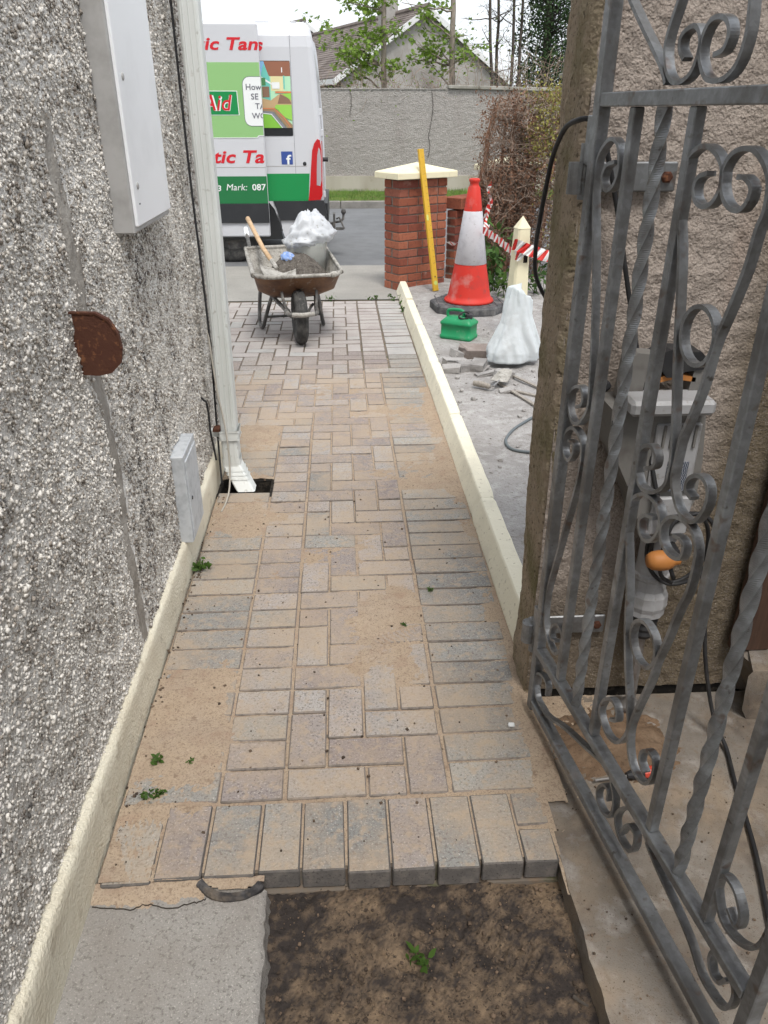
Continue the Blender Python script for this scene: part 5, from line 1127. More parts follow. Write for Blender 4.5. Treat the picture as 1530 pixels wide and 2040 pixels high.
# rear quarter
vpanel('green_band', [(-1.0, .918), (-.313, .918), (-.335, .637), (-1.0, .637)][::-1], VY + .001, .003, 'van_green', body)
vpanel('side_moulding', [(-.73, .637), (-.70, .56), (-.665, .432), (-.34, .432), (-.34, .636)][::-1], VY + .02, .035, 'van_black', vn)
vpanel('rear_bumper', [(-.345, .64), (-.345, .40), (-.30, .36), (-.15, .36), (-.135, .50), (-.165, .64)][::-1], VY + .12, .15, 'van_black', vn)
b = MB(); b.bb(-.24, -.125, VY + .1, 11.2, .34, .60); b.build('rear_bumper_bar', M['van_black'], vn)
vpanel('sill', [(-.66, .43), (-.64, .30), (-.62, .245), (-.36, .25), (-.36, .43)][::-1], VY + .06, .055, 'van_white', vn)
vpanel('wheel_arch', [(-1.9, .23), (-.64, .23), (-.67, .40), (-.72, .55), (-.79, .637), (-1.0, .70), (-1.9, .70)][::-1], VY - .002, .004, 'glass_dark', vn)
vpanel('panel_seam', rect(-.4655, -.4625, .64, 2.30), VY + .001, .0025, 'ink_grey', body)
vpanel('body_crease', rect(-.78, -.34, .990, .996), VY + .001, .003, 'box_side', body)
# the printed picture on the rear side window
wn = vpanel('side_window', rrect(-.85, -.472, 1.292, 1.995, .012), VY + .002, .006, 'glass_dark', vn)
inks = {'sky': (.25, .48, .75), 'teal': (.16, .55, .47), 'roof': (.30, .13, .08), 'cream': (.75, .68, .38), 'mint': (.45, .75, .50), 'lawn': (.22, .50, .06), 'lawn2': (.30, .60, .10), 'soil': (.34, .23, .13), 'log': (.25, .15, .10), 'pipe': (.70, .22, .10), 'stone': (.22, .23, .25), 'white': (.8, .82, .82), 'dark': (.05, .05, .05), 'tan': (.52, .36, .20), 'bush': (.08, .25, .10)}
names = list(inks)
for q in names: M['ink_' + q] = mk('ink_' + q + '_print', inks[q], .35, .4)
art = [('mint', rect(-.80, -.474, 1.37, 1.99)), ('sky', rect(-.80, -.70, 1.86, 1.99)), ('cream', rect(-.68, -.474, 1.72, 1.86)), ('mint', rect(-.55, -.474, 1.70, 1.86)), ('roof', [(-.70, 1.855), (-.474, 1.855), (-.474, 1.99), (-.745, 1.99)]), ('white', rect(-.565, -.555, 1.89, 1.935)),
       ('teal', [(-.775, 1.88), (-.745, 1.97), (-.69, 1.84), (-.69, 1.63), (-.775, 1.66)]), ('white', [(-.775, 1.85), (-.60, 1.75), (-.60, 1.735), (-.775, 1.83)]), ('bush', rect(-.775, -.735, 1.77, 1.84)), ('log', rect(-.775, -.70, 1.66, 1.76)), ('white', rect(-.67, -.59, 1.74, 1.80)), ('teal', rect(-.55, -.535, 1.74, 1.86)),
       ('tan', [(-.79, 1.65), (-.69, 1.63), (-.60, 1.69), (-.474, 1.70), (-.474, 1.55), (-.62, 1.55), (-.79, 1.55)]), ('pipe', rect(-.64, -.474, 1.70, 1.715)), ('log', [(-.62, 1.60), (-.59, 1.69), (-.50, 1.65), (-.474, 1.60)]), ('lawn2', [(-.57, 1.69), (-.474, 1.70), (-.474, 1.63)]), ('lawn2', [(-.655, 1.56), (-.64, 1.59), (-.474, 1.59), (-.474, 1.44), (-.55, 1.47), (-.62, 1.54)]),
       ('soil', [(-.79, 1.56), (-.66, 1.56), (-.60, 1.52), (-.474, 1.40), (-.474, 1.37), (-.53, 1.37), (-.66, 1.52), (-.79, 1.53)]), ('stone', [(-.79, 1.535), (-.67, 1.525), (-.535, 1.37), (-.575, 1.37), (-.69, 1.505), (-.79, 1.515)]), ('white', [(-.79, 1.515), (-.69, 1.505), (-.575, 1.37), (-.583, 1.37), (-.695, 1.498), (-.79, 1.507)]), ('lawn', [(-.79, 1.505), (-.70, 1.495), (-.59, 1.37), (-.79, 1.37)]),
       ('pipe', [(-.79, 1.552), (-.66, 1.548), (-.57, 1.47), (-.50, 1.38), (-.494, 1.385), (-.565, 1.478), (-.658, 1.556), (-.79, 1.56)])]
b = MB()
for i, (nm, poly) in enumerate(art):
    P = [(x, z) for x, z in poly]; ar = sum(P[j][0] * P[(j + 1) % len(P)][1] - P[(j + 1) % len(P)][0] * P[j][1] for j in range(len(P)))
    if ar < 0: P = P[::-1]
    b.add([(x, VY - .0045 - .0004 * i, z) for x, z in P], [tuple(range(len(P)))], names.index(nm))
b.build('printed_picture', [M['ink_' + q] for q in names], wn)
# sliding door, standing proud
DY = 9.215
b = MB(); b.cbox((-1.50, DY + .028, 1.295), (1.444, .05, 2.055), .014); door = b.build('sliding_door', M['van_white'], vn)
b = MB(); b.prism([(-2.21, 1.28), (-.86, 1.28), (-.835, 1.30), (-.785, 1.30), (-.785, 1.976), (-2.21, 1.976)], XZv(DY + .004), .0035); b.build('green_panel', M['van_green_l'], door)
vpanel('white_line', [(-2.21, 1.274), (-.855, 1.274), (-.83, 1.294), (-.785, 1.294), (-.785, 1.300), (-.835, 1.300), (-.86, 1.2798), (-2.21, 1.2798)], DY + .004, .005, 'ink_white', door)
vpanel('green_band', rect(-2.21, -.782, .62, .898), DY + .004, .004, 'van_green_d', door)
vpanel('side_moulding', rect(-2.215, -.7795, .418, .6195), DY + .005, .020, 'van_black', door)
vpanel('door_crease', rect(-2.21, -.785, .985, .991), DY + .004, .003, 'box_side', door)
sg = vpanel('sign_panel', [(-1.75, 1.491), (-1.022, 1.491), (-1.03, 1.719), (-1.75, 1.719)], DY + .001, .002, 'ink_white', door)
vpanel('sign_field', [(-1.75, 1.497), (-1.030, 1.497), (-1.037, 1.713), (-1.75, 1.713)], DY - .0008, .002, 'van_green', sg)
vpanel('speech_outline', rrect(-.972, -.70, 1.386, 1.850, .075)[:], DY + .001, .0015, 'ink_grey', door) if False else None
def clipx(poly, xm):
    o = []
    for i in range(len(poly)):
        a, c = poly[i], poly[(i + 1) % len(poly)]
        if a[0] <= xm: o.append(a)
        if (a[0] <= xm) != (c[0] <= xm): t = (xm - a[0]) / (c[0] - a[0]); o.append((xm, a[1] + t * (c[1] - a[1])))
    return o
bo = vpanel('speech_outline', clipx(rrect(-.972, -.60, 1.386, 1.850, .07), -.7805), DY + .001, .0020, 'ink_grey', door)
vpanel('speech_bubble', clipx(rrect(-.967, -.60, 1.391, 1.845, .067), -.7805), DY - .0012, .0016, 'ink_white', bo)
def text(body_, h, x, z, y, mat, par, align='R', shear=0., bold=0., clip=None, sx=1.0, name='lettering', ref='T'):
    def mesh(s):
        cu = bpy.data.curves.new('t', 'FONT'); cu.body = s; cu.size = 1; cu.shear = shear; cu.offset = bold; cu.extrude = .004; cu.resolution_u = 3; cu.space_character = 1.02
        ob = bpy.data.objects.new('t', cu); col.objects.link(ob); dg = bpy.context.evaluated_depsgraph_get(); dg.update()
        me = bpy.data.meshes.new_from_object(ob.evaluated_get(dg)); bpy.data.objects.remove(ob); bpy.data.curves.remove(cu); return me
    r_ = mesh(ref); H = max(v.co.y for v in r_.vertices) - min(v.co.y for v in r_.vertices); bpy.data.meshes.remove(r_)
    me = mesh(body_); s = h / H; xs = [v.co.x for v in me.vertices]; ox = max(xs) if align == 'R' else min(xs)
    bm = bmesh.new(); bm.from_mesh(me)
    off = Vector((0, 0, 0)); q = par
    while q is not None: off = off + q.location; q = q.parent
    for v in bm.verts: v.co = Vector((x + (v.co.x - ox) * s * sx, y - .0012 if v.co.z > 0 else y + .0005, z + v.co.y * s)) - off
    if clip is not None: bmesh.ops.bisect_plane(bm, geom=bm.verts[:] + bm.edges[:] + bm.faces[:], plane_co=(clip - off.x, 0, 0), plane_no=(1, 0, 0), clear_outer=True)
    bm.to_mesh(me); bm.free(); me.materials.clear(); me.materials.append(M[mat]); me.name = name
    o = bpy.data.objects.new(name, me); col.objects.link(o); o.parent = par; return o
TY = DY + .0012
text('Septic Tan', .112, -.782, 2.088, TY, 'ink_red', door, 'R', .22, .026, None, 1.42)
text('s', .112, -.738, 2.088, VY - .001, 'ink_red', body, 'R', .22, .026, None, 1.3)
text('Septic Ta', .126, -.792, 1.034, TY, 'ink_red', door, 'R', .22, .026, None, 1.36)
text('Aid', .145, -1.085, 1.538, DY - .0042, 'ink_white', sg, 'R', .22, .034, None, 1.0)
text('Aid', .145, -1.090, 1.538, DY - .0062, 'ink_red', sg, 'R', .22, .008, None, 1.0)
for s_, x_, z_ in (('How', -.936, 1.728), ('SE', -.888, 1.640), ('TA', -.852, 1.550), ('WO', -.893, 1.460)):
    text(s_, .054, x_, z_, DY - .0042, 'ink_grey', bo, 'L', 0, .006, -.7815, 1.05)
text('087', .064, -.795, .757, DY - .0015, 'ink_white', door, 'R', 0, .016, None, 1.1)
text('Mark:', .064, -1.000, .757, DY - .0015, 'ink_white', door, 'R', .2, 0, None, 1.05)
text('3', .058, -1.285, .750, DY - .0015, 'ink_white', door, 'R', .1, .016, None, 1.1)
fb = vpanel('social_badge', rect(-.614, -.490, 1.010, 1.140), VY + .001, .003, 'ink_blue', body)
text('f', .098, -.505, 1.012, VY - .0035, 'ink_white', fb, 'R', 0, .02, None, 1.3, ref='f')
b = MB(); b.lathe([(.020, 0), (.020, .006), (.012, .008)], 18, T(-.362, VY + .002, 1.017) @ Rx(R(90))); b.build('filler_lock', M['van_black'], vn)
tl = vpanel('tail_light', [(-.335, .64), (-.20, .648), (-.176, .70), (-.172, .95), (-.174, 1.15), (-.186, 1.25), (-.215, 1.262), (-.25, 1.22), (-.275, 1.15), (-.292, 1.0), (-.312, .80)], VY + .05, .062, 'lamp_red', vn)
vpanel('clear_lens', [(-.238, .80), (-.198, .79), (-.183, .85), (-.181, 1.05), (-.187, 1.15), (-.203, 1.18), (-.222, 1.10), (-.232, .95)], VY - .0122, .003, 'lamp_clear', tl)
b = MB(); b.bb(-.21, -.165, VY + .045, VY + .14, .66, 1.24); b.build('light_return', M['lamp_red'], tl)
for z in (1.52, 1.32, .70):
    b = MB(); b.cbox((xr(z) + .008, VY + .07, z), (.03, .05, .07), .006); b.build('door_hinge', M['van_white'], vn)
b = MB(); b.tube([(-.17, VY + .12, 1.053), (-.105, VY + .12, 1.053)], .022, 12); b.build('bump_stop', M['van_black'], vn)
b = MB(); b.bb(-.20, -.05, 9.66, 9.76, .30, .36); b.bb(-.07, -.045, 9.62, 9.80, .24, .46); b.tube([(-.05, 9.71, .36), (.02, 9.71, .37), (.05, 9.71, .40), (.055, 9.71, .46)], .014, 8); b.lathe([(.006, .44), (.026, .46), (.03, .478), (.024, .5), (.01, .508)], 14, T(.055, 9.71, 0)); b.bb(-.04, .05, 9.64, 9.66, .28, .31); b.tube([(-.03, 9.68, .40), (.0, 9.66, .42), (.03, 9.66, .36), (.06, 9.66, .29)], .010, 7); b.build('tow_bar', M['frame_dark'], vn)
def vwheel(x, y):
    b = MB(); b.lathe([(.20, -.09), (.27, -.105), (.325, -.10), (.345, -.07), (.347, .07), (.325, .10), (.27, .105), (.20, .09)], 36, T(x, y, .317) @ Rx(R(90)), cap=False); w = b.build('wheel', M['tyre'], vn, smooth=True)
    b = MB(); b.lathe([(.03, -.05), (.06, .085), (.14, .06), (.19, .08), (.205, .095), (.21, .03), (.21, -.05)], 24, T(x, y, .317) @ Rx(R(90))); b.build('rim', M['frame_dark'], w, smooth=True)
for x in (-1.22, -4.75):
    for y in (9.45, 11.12): vwheel(x, y)
vpanel('cab_window', [(-4.55, 1.35), (-3.75, 1.35), (-3.75, 1.9), (-4.35, 1.9)], VY + .001, .004, 'glass_dark', vn)
b = MB(); b.cbox((-.42, 9.45, 2.345), (.05, .03, .02), .003); b.cbox((-.75, 9.5, 2.352), (.14, .03, .02), .003); b.build('roof_fixing', M['van_white'], vn)
# ================================================================== FAR WALL, HOUSE
fw = thing('far_wall', 'long grey pebble dashed boundary wall across the road', 'wall', (2, 17.2, 0))
X, Z = np.meshgrid(np.arange(-9, 9.01, .03), np.arange(.36, 1.93, .03), indexing='ij')
Y = 17.10 - .008 * fbm(X * 2, Z * 2, 122, 3) + rng.normal(0, .0045, X.shape)
b = MB().grid(X, Y, Z); b.bb(-30, 30, 17.135, 17.32, 0, 1.93); b.build('wall', M['farwall'], fw, smooth=True)
b = MB(); b.bb(-30, 30, 17.055, 17.128, -.05, .365); b.build('plinth', M['farplinth'], fw)
Xt = np.arange(-9, 2.2, .06); V = []
for x in Xt:
    t = 1.935 + .012 * float(fbm(np.array([x * 3]), np.array([.3]), 131, 3)[0]); V += [(x, 17.085, 1.915), (x, 17.085, t), (x, 17.33, t + .006), (x, 17.33, 1.91)]
k = len(Xt); b = MB(); b.add(V, [(4 * i + (j + 1) % 4, 4 * i + j, 4 * (i + 1) + j, 4 * (i + 1) + (j + 1) % 4) for i in range(k - 1) for j in range(4)] + [(0, 1, 2, 3), (4 * k - 1, 4 * k - 2, 4 * k - 3, 4 * k - 4)]); b.build('rough_top', M['farwall'], fw)
x = 2.2
while x < 9:
    b = MB(); b.cbox((x + .3, 17.21, 1.955 - (x - 2.2) * .022), (.592, .34, .062), .008, Ry(R(1.3))); b.build('coping_stone', M['coping'], fw); x += .6
def crack(pts):
    b = MB(); pp = catmull(pts, 8); b.sweep([(p[0] + random.uniform(-.008, .008), 17.078, p[1]) for p in pp], (0, 1, 0), .006, .009); b.build('crack', M['crack'], fw)
crack([(1.88, 1.90), (1.91, 1.6), (1.88, 1.35), (1.84, 1.1), (1.87, .9), (1.83, .7)]); crack([(.27, 1.92), (.30, 1.7), (.26, 1.45)])
gp = thing('gate_post', 'grey rendered gate post standing above the far wall on the right', 'post', (4.75, 17.2, 0))
b = MB(); b.bb(4.55, 5.1, 17.0, 17.45, 0, 2.13); b.build('shaft', M['farwall'], gp); b = MB(); b.cbox((4.82, 17.22, 2.17), (.68, .6, .08), .012); b.build('cap', M['coping'], gp)
# bungalow
M['gable'] = mk('gable', (.37, .355, .335), .95, .1, [dict(s=.8, d=6, lo=.42, hi=.66, c=(.22, .205, .19)), dict(s=3, d=6, lo=.55, hi=.72, c=(.17, .155, .14), a=.5)], [('N', 40, 4, .5, .01)])
M['white_paint'] = mk('white_paint', (.70, .71, .71), .6, .3, [dict(s=2, d=5, lo=.5, hi=.75, c=(.56, .56, .55), a=.6)])
M['roof_tile'] = mk('roof_tile', (.20, .17, .155), .9, .15, [dict(s=1.2, d=6, lo=.42, hi=.66, c=(.115, .095, .085)), dict(s=4, d=6, lo=.55, hi=.72, c=(.21, .20, .155), a=.6)], [('N', 30, 4, .5, .01)])
def house(name, label, C, ang, hwid, ze, za, Lh, apex_wall=True):
    h = thing(name, label, 'house', C, ang)
    b = MB(); b.add([(-hwid, 0, -.1), (hwid, 0, -.1), (hwid, 0, ze), (0, 0, za), (-hwid, 0, ze), (-hwid, Lh, -.1), (hwid, Lh, -.1), (hwid, Lh, ze), (0, Lh, za), (-hwid, Lh, ze)], [(0, 1, 2, 3, 4), (9, 8, 7, 6, 5), (1, 6, 7, 2), (5, 0, 4, 9)]); b.build('wall', M['gable'], h, W=False)
    sl = math.hypot(hwid, za - ze); n = int(sl / .17)
    for sgn, nm in ((-1, 'roof'), (1, 'roof')):
        b = MB()
        for c in range(-2, n):
            t0 = c / n; t1 = (c + 1.25) / n
            q0 = (sgn * hwid * (1 - t0), ze + (za - ze) * t0 + .09); q1 = (sgn * hwid * (1 - t1), min(ze + (za - ze) * t1 + .065, za + .09))
            V = [(q0[0], -.18, q0[1]), (q1[0], -.18, q1[1]), (q1[0], Lh + .1, q1[1]), (q0[0], Lh + .1, q0[1]), (q0[0], -.18, q0[1] - .04), (q0[0], Lh + .1, q0[1] - .04)]
            b.add(V, [(0, 1, 2, 3) if sgn > 0 else (3, 2, 1, 0), (4, 0, 3, 5) if sgn > 0 else (5, 3, 0, 4)])
        stuff(b.build('roof_tiles', M['roof_tile'], h, W=False))
        b = MB(); ov = .32
        e = (sgn * (hwid + ov), ze - (za - ze) / hwid * ov)
        b.add([(e[0], -.20, e[1] - .12), (0, -.20, za - .10), (0, -.20, za + .10), (e[0], -.20, e[1] + .08), (e[0], -.165, e[1] - .12), (0, -.165, za - .10), (0, -.165, za + .10), (e[0], -.165, e[1] + .08)], [(0, 1, 2, 3), (7, 6, 5, 4), (3, 2, 6, 7), (1, 0, 4, 5), (0, 3, 7, 4)]); b.build('barge_board', M['white_paint'], h, W=False)
        b = MB(); b.bb(*sorted((e[0] - .02 * sgn, e[0] - .1 * sgn)), -.16, Lh, e[1] - .10, e[1] + .07); b.build('gutter', M['white_paint'], h, W=False)
    b = MB(); b.tube([(0, -.2, za + .09), (0, Lh, za + .09)], .10, 8); b.build('ridge', M['roof_tile'], h, W=False)
    return h
hs = house('bungalow', 'grey gabled bungalow with brown tiled roof beyond the far wall', (3.05, 30, 0), R(20), 3.05, 2.62, 4.52, 14)
b = MB(); b.cbox((-.25, 2.6, 4.75), (.55, .55, 1.0), .02); b.build('chimney', M['gable'], hs, W=False)
b = MB(); b.cbox((-.25, 2.6, 5.28), (.62, .62, .08), .02); b.build('chimney_cap', M['coping'], hs, W=False)
b = MB(); b.lathe([(.1, 0), (.09, .3), (.11, .32)], 12, T(-.25, 2.6, 5.32)); b.build('chimney_pot', M['brick'], hs, W=False)
b = MB(); b.bb(-2.9, 2.9, -.02, .01, -.1, 2.22); b.build('painted_base', M['white_paint'], hs, W=False)
house('far_house', 'second house roof just visible behind the van', (-1.5, 44, 0), R(25), 3.2, 3.2, 5.35, 10)

# ================================================================== TREES AND SHRUBS
M['bark'] = mk('bark', (.29, .25, .21), .95, .1, [dict(s=8, d=6, lo=.42, hi=.66, c=(.19, .16, .135), st=(3, 3, .6)), dict(s=20, d=4, lo=.58, hi=.7, c=(.29, .26, .22), a=.6)], [('N', 40, 4, .5, .01)])
M['bark_dark'] = mk('bark_dark', (.095, .082, .07), .95, .1, [dict(s=12, lo=.42, hi=.66, c=(.06, .052, .045))])
M['twig'] = mk('twig', (.30, .235, .19), .95, .1, [dict(s=9, d=4, lo=.42, hi=.66, c=(.20, .145, .11)), dict(s=16, lo=.58, hi=.7, c=(.42, .35, .30), a=.6)])
M['stem_red'] = mk('stem_red', (.30, .17, .115), .95, .1, [dict(s=14, d=6, lo=.42, hi=.66, c=(.11, .062, .045), st=(2, 2, .5)), dict(s=25, lo=.6, hi=.72, c=(.29, .21, .16), a=.6)], [('N', 60, 4, .5, .006)])
def leafmat(name, a, b_): return mk(name, a, .6, .25, [dict(s=9, d=3, lo=.35, hi=.65, c=b_), ], trans=0)
M['leaf_maple'] = leafmat('leaf_maple', (.15, .25, .035), (.22, .33, .06)); M['leaf_dark'] = leafmat('leaf_dark', (.022, .05, .018), (.045, .085, .025)); M['leaf_yellow'] = leafmat('leaf_yellow', (.30, .27, .07), (.20, .20, .05)); M['leaf_dead'] = leafmat('leaf_dead', (.23, .125, .075), (.14, .075, .05)); M['leaf_laurel'] = leafmat('leaf_laurel', (.035, .085, .02), (.07, .14, .03)); M['leaf_weed'] = leafmat('leaf_weed', (.055, .11, .02), (.08, .15, .03)); M['leaf_pale'] = leafmat('leaf_pale', (.17, .24, .06), (.24, .30, .09))
for q in ('leaf_maple', 'leaf_pale', 'leaf_weed'):
    nd = M[q].node_tree.nodes; pb = nd['Principled BSDF']; lk = M[q].node_tree.links
    tr_ = nd.new('ShaderNodeBsdfTranslucent'); ad = nd.new('ShaderNodeMixShader'); ad.inputs[0].default_value = .35
    cl = pb.inputs['Base Color'].links[0].from_socket; lk.new(cl, tr_.inputs['Color']); lk.new(pb.outputs[0], ad.inputs[1]); lk.new(tr_.outputs[0], ad.inputs[2]); lk.new(ad.outputs[0], nd['Material Output'].inputs['Surface'])
MAPLE = [(0, -.15), (.16, -.05), (.5, -.02), (.33, .2), (.45, .5), (.16, .42), (0, .85), (-.16, .42), (-.45, .5), (-.33, .2), (-.5, -.02), (-.16, -.05)]
OVAL = [(0, 0), (.22, .25), (.24, .55), (0, 1), (-.24, .55), (-.22, .25)]
def leaf(b, p, s, shape, rs, flat=.6):
    a = rs.uniform(0, 6.283); ti = rs.gauss(0, flat); tj = rs.gauss(0, flat)
    m_ = T(*p) @ Rz(a) @ Rx(ti) @ Ry(tj); k = len(shape)
    fold = rs.uniform(.05, .25)
    b.add([m_ @ Vector((x * s, y * s, abs(x) * fold * s)) for x, y in shape], [tuple(range(k))])
def limb(b, p, q, r0, r1, rs, n=6, wob=.06, sides=5):
    p = Vector(p); q = Vector(q); L_ = (q - p).length; P = []
    o = Vector((rs.gauss(0, 1), rs.gauss(0, 1), rs.gauss(0, .6))) * wob * L_
    for i in range(n + 1):
        t = i / n; P.append(p.lerp(q, t) + o * math.sin(math.pi * t) + Vector((rs.gauss(0, 1), rs.gauss(0, 1), rs.gauss(0, 1))) * wob * .18 * L_ * (0 < i < n))
    b.tube([tuple(v) for v in P], [r0 + (r1 - r0) * i / n for i in range(n + 1)], sides, cap=False); return P
def tree(name, label, base, top, r, seed, targets, leafm, shape, ls, nl, spread, bark='bark', extra=6, group='trees behind the far wall'):
    rs = random.Random(seed); t = thing(name, label, 'tree', base, 0, group); b = MB()
    TP = limb(b, base, top, r, r * .45, rs, 12, .012, 8); b.build('trunk', M[bark], t, smooth=True)
    br_ = MB(); lf = MB()
    for tg in targets:
        tg = Vector(tg); zz = min(max(tg.z - rs.uniform(.1, .7) * (tg - Vector((base[0], base[1], tg.z))).length, base[2] + .8), top[2] - .1)
        st_ = min(TP, key=lambda p: abs(p.z - zz)); P = limb(br_, st_, tg, r * .28, r * .07, rs, 7, .06, 4)
        for _ in range(extra):
            s0 = P[rs.randrange(3, len(P))]; e = s0 + Vector((rs.gauss(0, spread), rs.gauss(0, spread), rs.gauss(.05, spread * .6))); Q = limb(br_, s0, e, r * .07, r * .03, rs, 4, .08, 3)
            for k in range(int(nl / extra)):
                w = Q[rs.randrange(1, len(Q))] + Vector((rs.gauss(0, .07), rs.gauss(0, .07), rs.gauss(-.02, .06))); leaf(lf, w, ls * rs.uniform(.6, 1.2), shape, rs)
    br_.build('branches', M[bark], t)
    if lf.f: lf.build('crown', M[leafm], t)
    return t
def px(x, y, Y):      # where a sight line meets the plane Y (only for laying out the far trees)
    f = Vector((math.sin(R(3.15)) * math.cos(R(27.5)), math.cos(R(3.15)) * math.cos(R(27.5)), -math.sin(R(27.5)))); r_ = Vector((math.cos(R(3.15)), -math.sin(R(3.15)), 0)); u_ = r_.cross(f)
    d = f + r_ * ((x - 765) / 1530) - u_ * ((y - 1020) / 1530); return Vector((0, 0, 1.52)) + d * (Y / d.y)
rs0 = random.Random(3)
tg1 = [px(x, y, 18.6 + rs0.uniform(-.7, .5)) for x, y in ((655, 95), (690, 70), (720, 105), (745, 75), (695, 122), (668, 60), (690, 8), (725, 20), (745, -10), (660, 130), (735, 130), (790, 130), (800, 60))]
tree('maple_tree', 'young maple with fresh green leaves behind the far wall, nearest the van', (1.12, 18.55, 0), (1.08, 18.6, 5.6), .075, 11, tg1 + [(.2, 18.4, 4.6), (1.9, 18.8, 4.9), (1.0, 18.0, 5.4), (.0, 18.9, 3.9), (.4, 19, 5.3)], 'leaf_maple', MAPLE, .105, 90, .26)
tg2 = [px(x, y, 18.4 + rs0.uniform(-.4, .6)) for x, y in ((830, 20), (850, 60), (825, 85), (868, 88), (848, 118), (810, 118), (845, 105), (870, 10), (800, 5), (930, 70), (960, 90), (940, 110))]
tree('maple_tree', 'pale trunked maple in front of the bungalow gable with sparse leaves', (2.58, 18.5, 0), (2.46, 18.5, 5.8), .078, 12, tg2 + [(2.0, 18.3, 4.6), (3.2, 18.6, 5.0), (2.5, 18.0, 5.5)], 'leaf_maple', MAPLE, .10, 66, .26)
for i, (xb, xt, lab) in enumerate(((3.55, 3.16, 'leaning thin bare tree right of the bungalow gable'), (3.82, 3.74, 'slim dark tree stem beside the evergreen'), (3.98, 3.96, 'slim dark tree stem closest to the evergreen'), (3.70, 3.52, 'thin budding tree between the bungalow and evergreen'))):
    tg = [(xb + rs0.uniform(-.9, .6), 18.9 + rs0.uniform(-.4, .4), rs0.uniform(2.3, 4.4)) for _ in range(9)]
    tree('young_tree', lab, (xb, 18.9 + .15 * i, 0), (xt, 18.9 + .15 * i, 5.5), .045, 30 + i, tg, 'leaf_pale', OVAL, .06, 10, .22, 'bark_dark', 7)
# evergreen
ev = thing('evergreen_tree', 'dense dark green conifer at the top right behind the far wall', 'tree', (4.75, 19.6, 0), 0, 'trees behind the far wall')
rs = random.Random(5); b = MB(); limb(b, (4.75, 19.6, 0), (4.7, 19.6, 5.6), .11, .03, rs, 8, .01, 7); b.build('trunk', M['bark_dark'], ev)
b = MB(); tw = MB()
for i in range(620):
    z = rs.uniform(1.2, 5.8); a = rs.uniform(0, 6.283); rr = (.95 * (1 - (z - 1.2) / 7.5)) * math.sqrt(rs.uniform(.15, 1)) * (1 + .22 * math.sin(z * 5 + a * 2))
    c = Vector((4.75 + rr * math.cos(a), 19.6 + rr * math.sin(a), z)); tw.tube([(4.75, 19.6, z - .25), tuple(c)], [.012, .005], 3, cap=False)
    for k in range(26): leaf(b, c + Vector((rs.gauss(0, .10), rs.gauss(0, .10), rs.gauss(-.02, .12))), rs.uniform(.04, .09), OVAL, rs, .9)
tw.build('branches', M['bark_dark'], ev); b.build('crown', M['leaf_dark'], ev)
# bare shrubs over the wall top
def bare_shrub(name, label, x0, x1, y, z0, z1, n, seed, mat='twig', r=.008, leafy=0, lm=None, group=None, cat='shrub', out=.25, base=.15):
    rs = random.Random(seed); t = thing(name, label, cat, ((x0 + x1) / 2, y, 0), 0, group); b = MB(); lf = MB()
    for i in range(n):
        x = rs.uniform(x0, x1); p = Vector(((x0 + x1) / 2 + (x - (x0 + x1) / 2) * base * 4 if base < .25 else x, y + rs.gauss(0, .1), z0)); q = Vector((x + rs.gauss(0, out), y + rs.gauss(0, out), rs.uniform(z0 + .35 * (z1 - z0), z1)))
        P = limb(b, p, q, r, r * .4, rs, 6, .09, 3)
        for k in range(4):
            s0 = P[rs.randrange(2, len(P))]; e = s0 + Vector((rs.gauss(0, out), rs.gauss(0, out), rs.gauss(.02, out * .7))); Q = limb(b, s0, e, r * .5, r * .25, rs, 4, .12, 3)
            for _ in range(leafy): leaf(lf, Q[-1] + Vector((rs.gauss(0, .05), rs.gauss(0, .05), rs.gauss(0, .05))), .05 * rs.uniform(.6, 1.3), OVAL, rs)
    b.build('twigs', M[mat], t)
    if lf.f: lf.build('foliage', M[lm], t)
    return t
bare_shrub('bare_shrub', 'tangle of bare brown twigs behind the far wall near the van', -.3, 1.2, 17.75, 1.2, 2.45, 75, 41, leafy=1, lm='leaf_maple', group='shrubs behind the far wall', base=1)
bare_shrub('bare_shrub', 'tangle of bare twigs below the bungalow gable', 1.2, 2.6, 17.8, 1.2, 2.3, 55, 42, leafy=1, lm='leaf_maple', group='shrubs behind the far wall', base=1)
bare_shrub('bare_shrub', 'bare arching shrub right of the bungalow below the conifer', 2.8, 4.7, 17.85, 1.2, 2.7, 70, 43, leafy=1, lm='leaf_pale', group='shrubs behind the far wall', base=1)
# dead hedge by the entrance
hd = thing('dead_hedge', 'brown dead conifer hedge with bare stems by the entrance piers', 'hedge', (1.85, 8.15, 0))
rs = random.Random(9); b = MB(); stems = []
for (x0, y0, x1, y1, z1, r) in ((1.42, 8.0, 1.50, 8.1, 1.58, .038), (1.66, 8.05, 1.70, 8.15, 1.62, .034), (1.58, 8.2, 1.63, 8.25, 1.45, .024), (1.82, 8.1, 1.90, 8.2, 1.50, .026), (1.98, 8.0, 2.10, 8.05, 1.45, .028), (1.75, 8.3, 1.80, 8.4, 1.5, .022), (2.2, 8.1, 2.25, 8.2, 1.4, .026), (2.4, 8.1, 2.5, 8.2, 1.45, .026)):
    P = limb(b, (x0, y0, 0), (x1, y1, z1), r, r * .55, rs, 10, .04, 7); stems.append(P)
b.build('stems', M['stem_red'], hd, smooth=True)
b = MB(); lf = MB(); dl = MB()
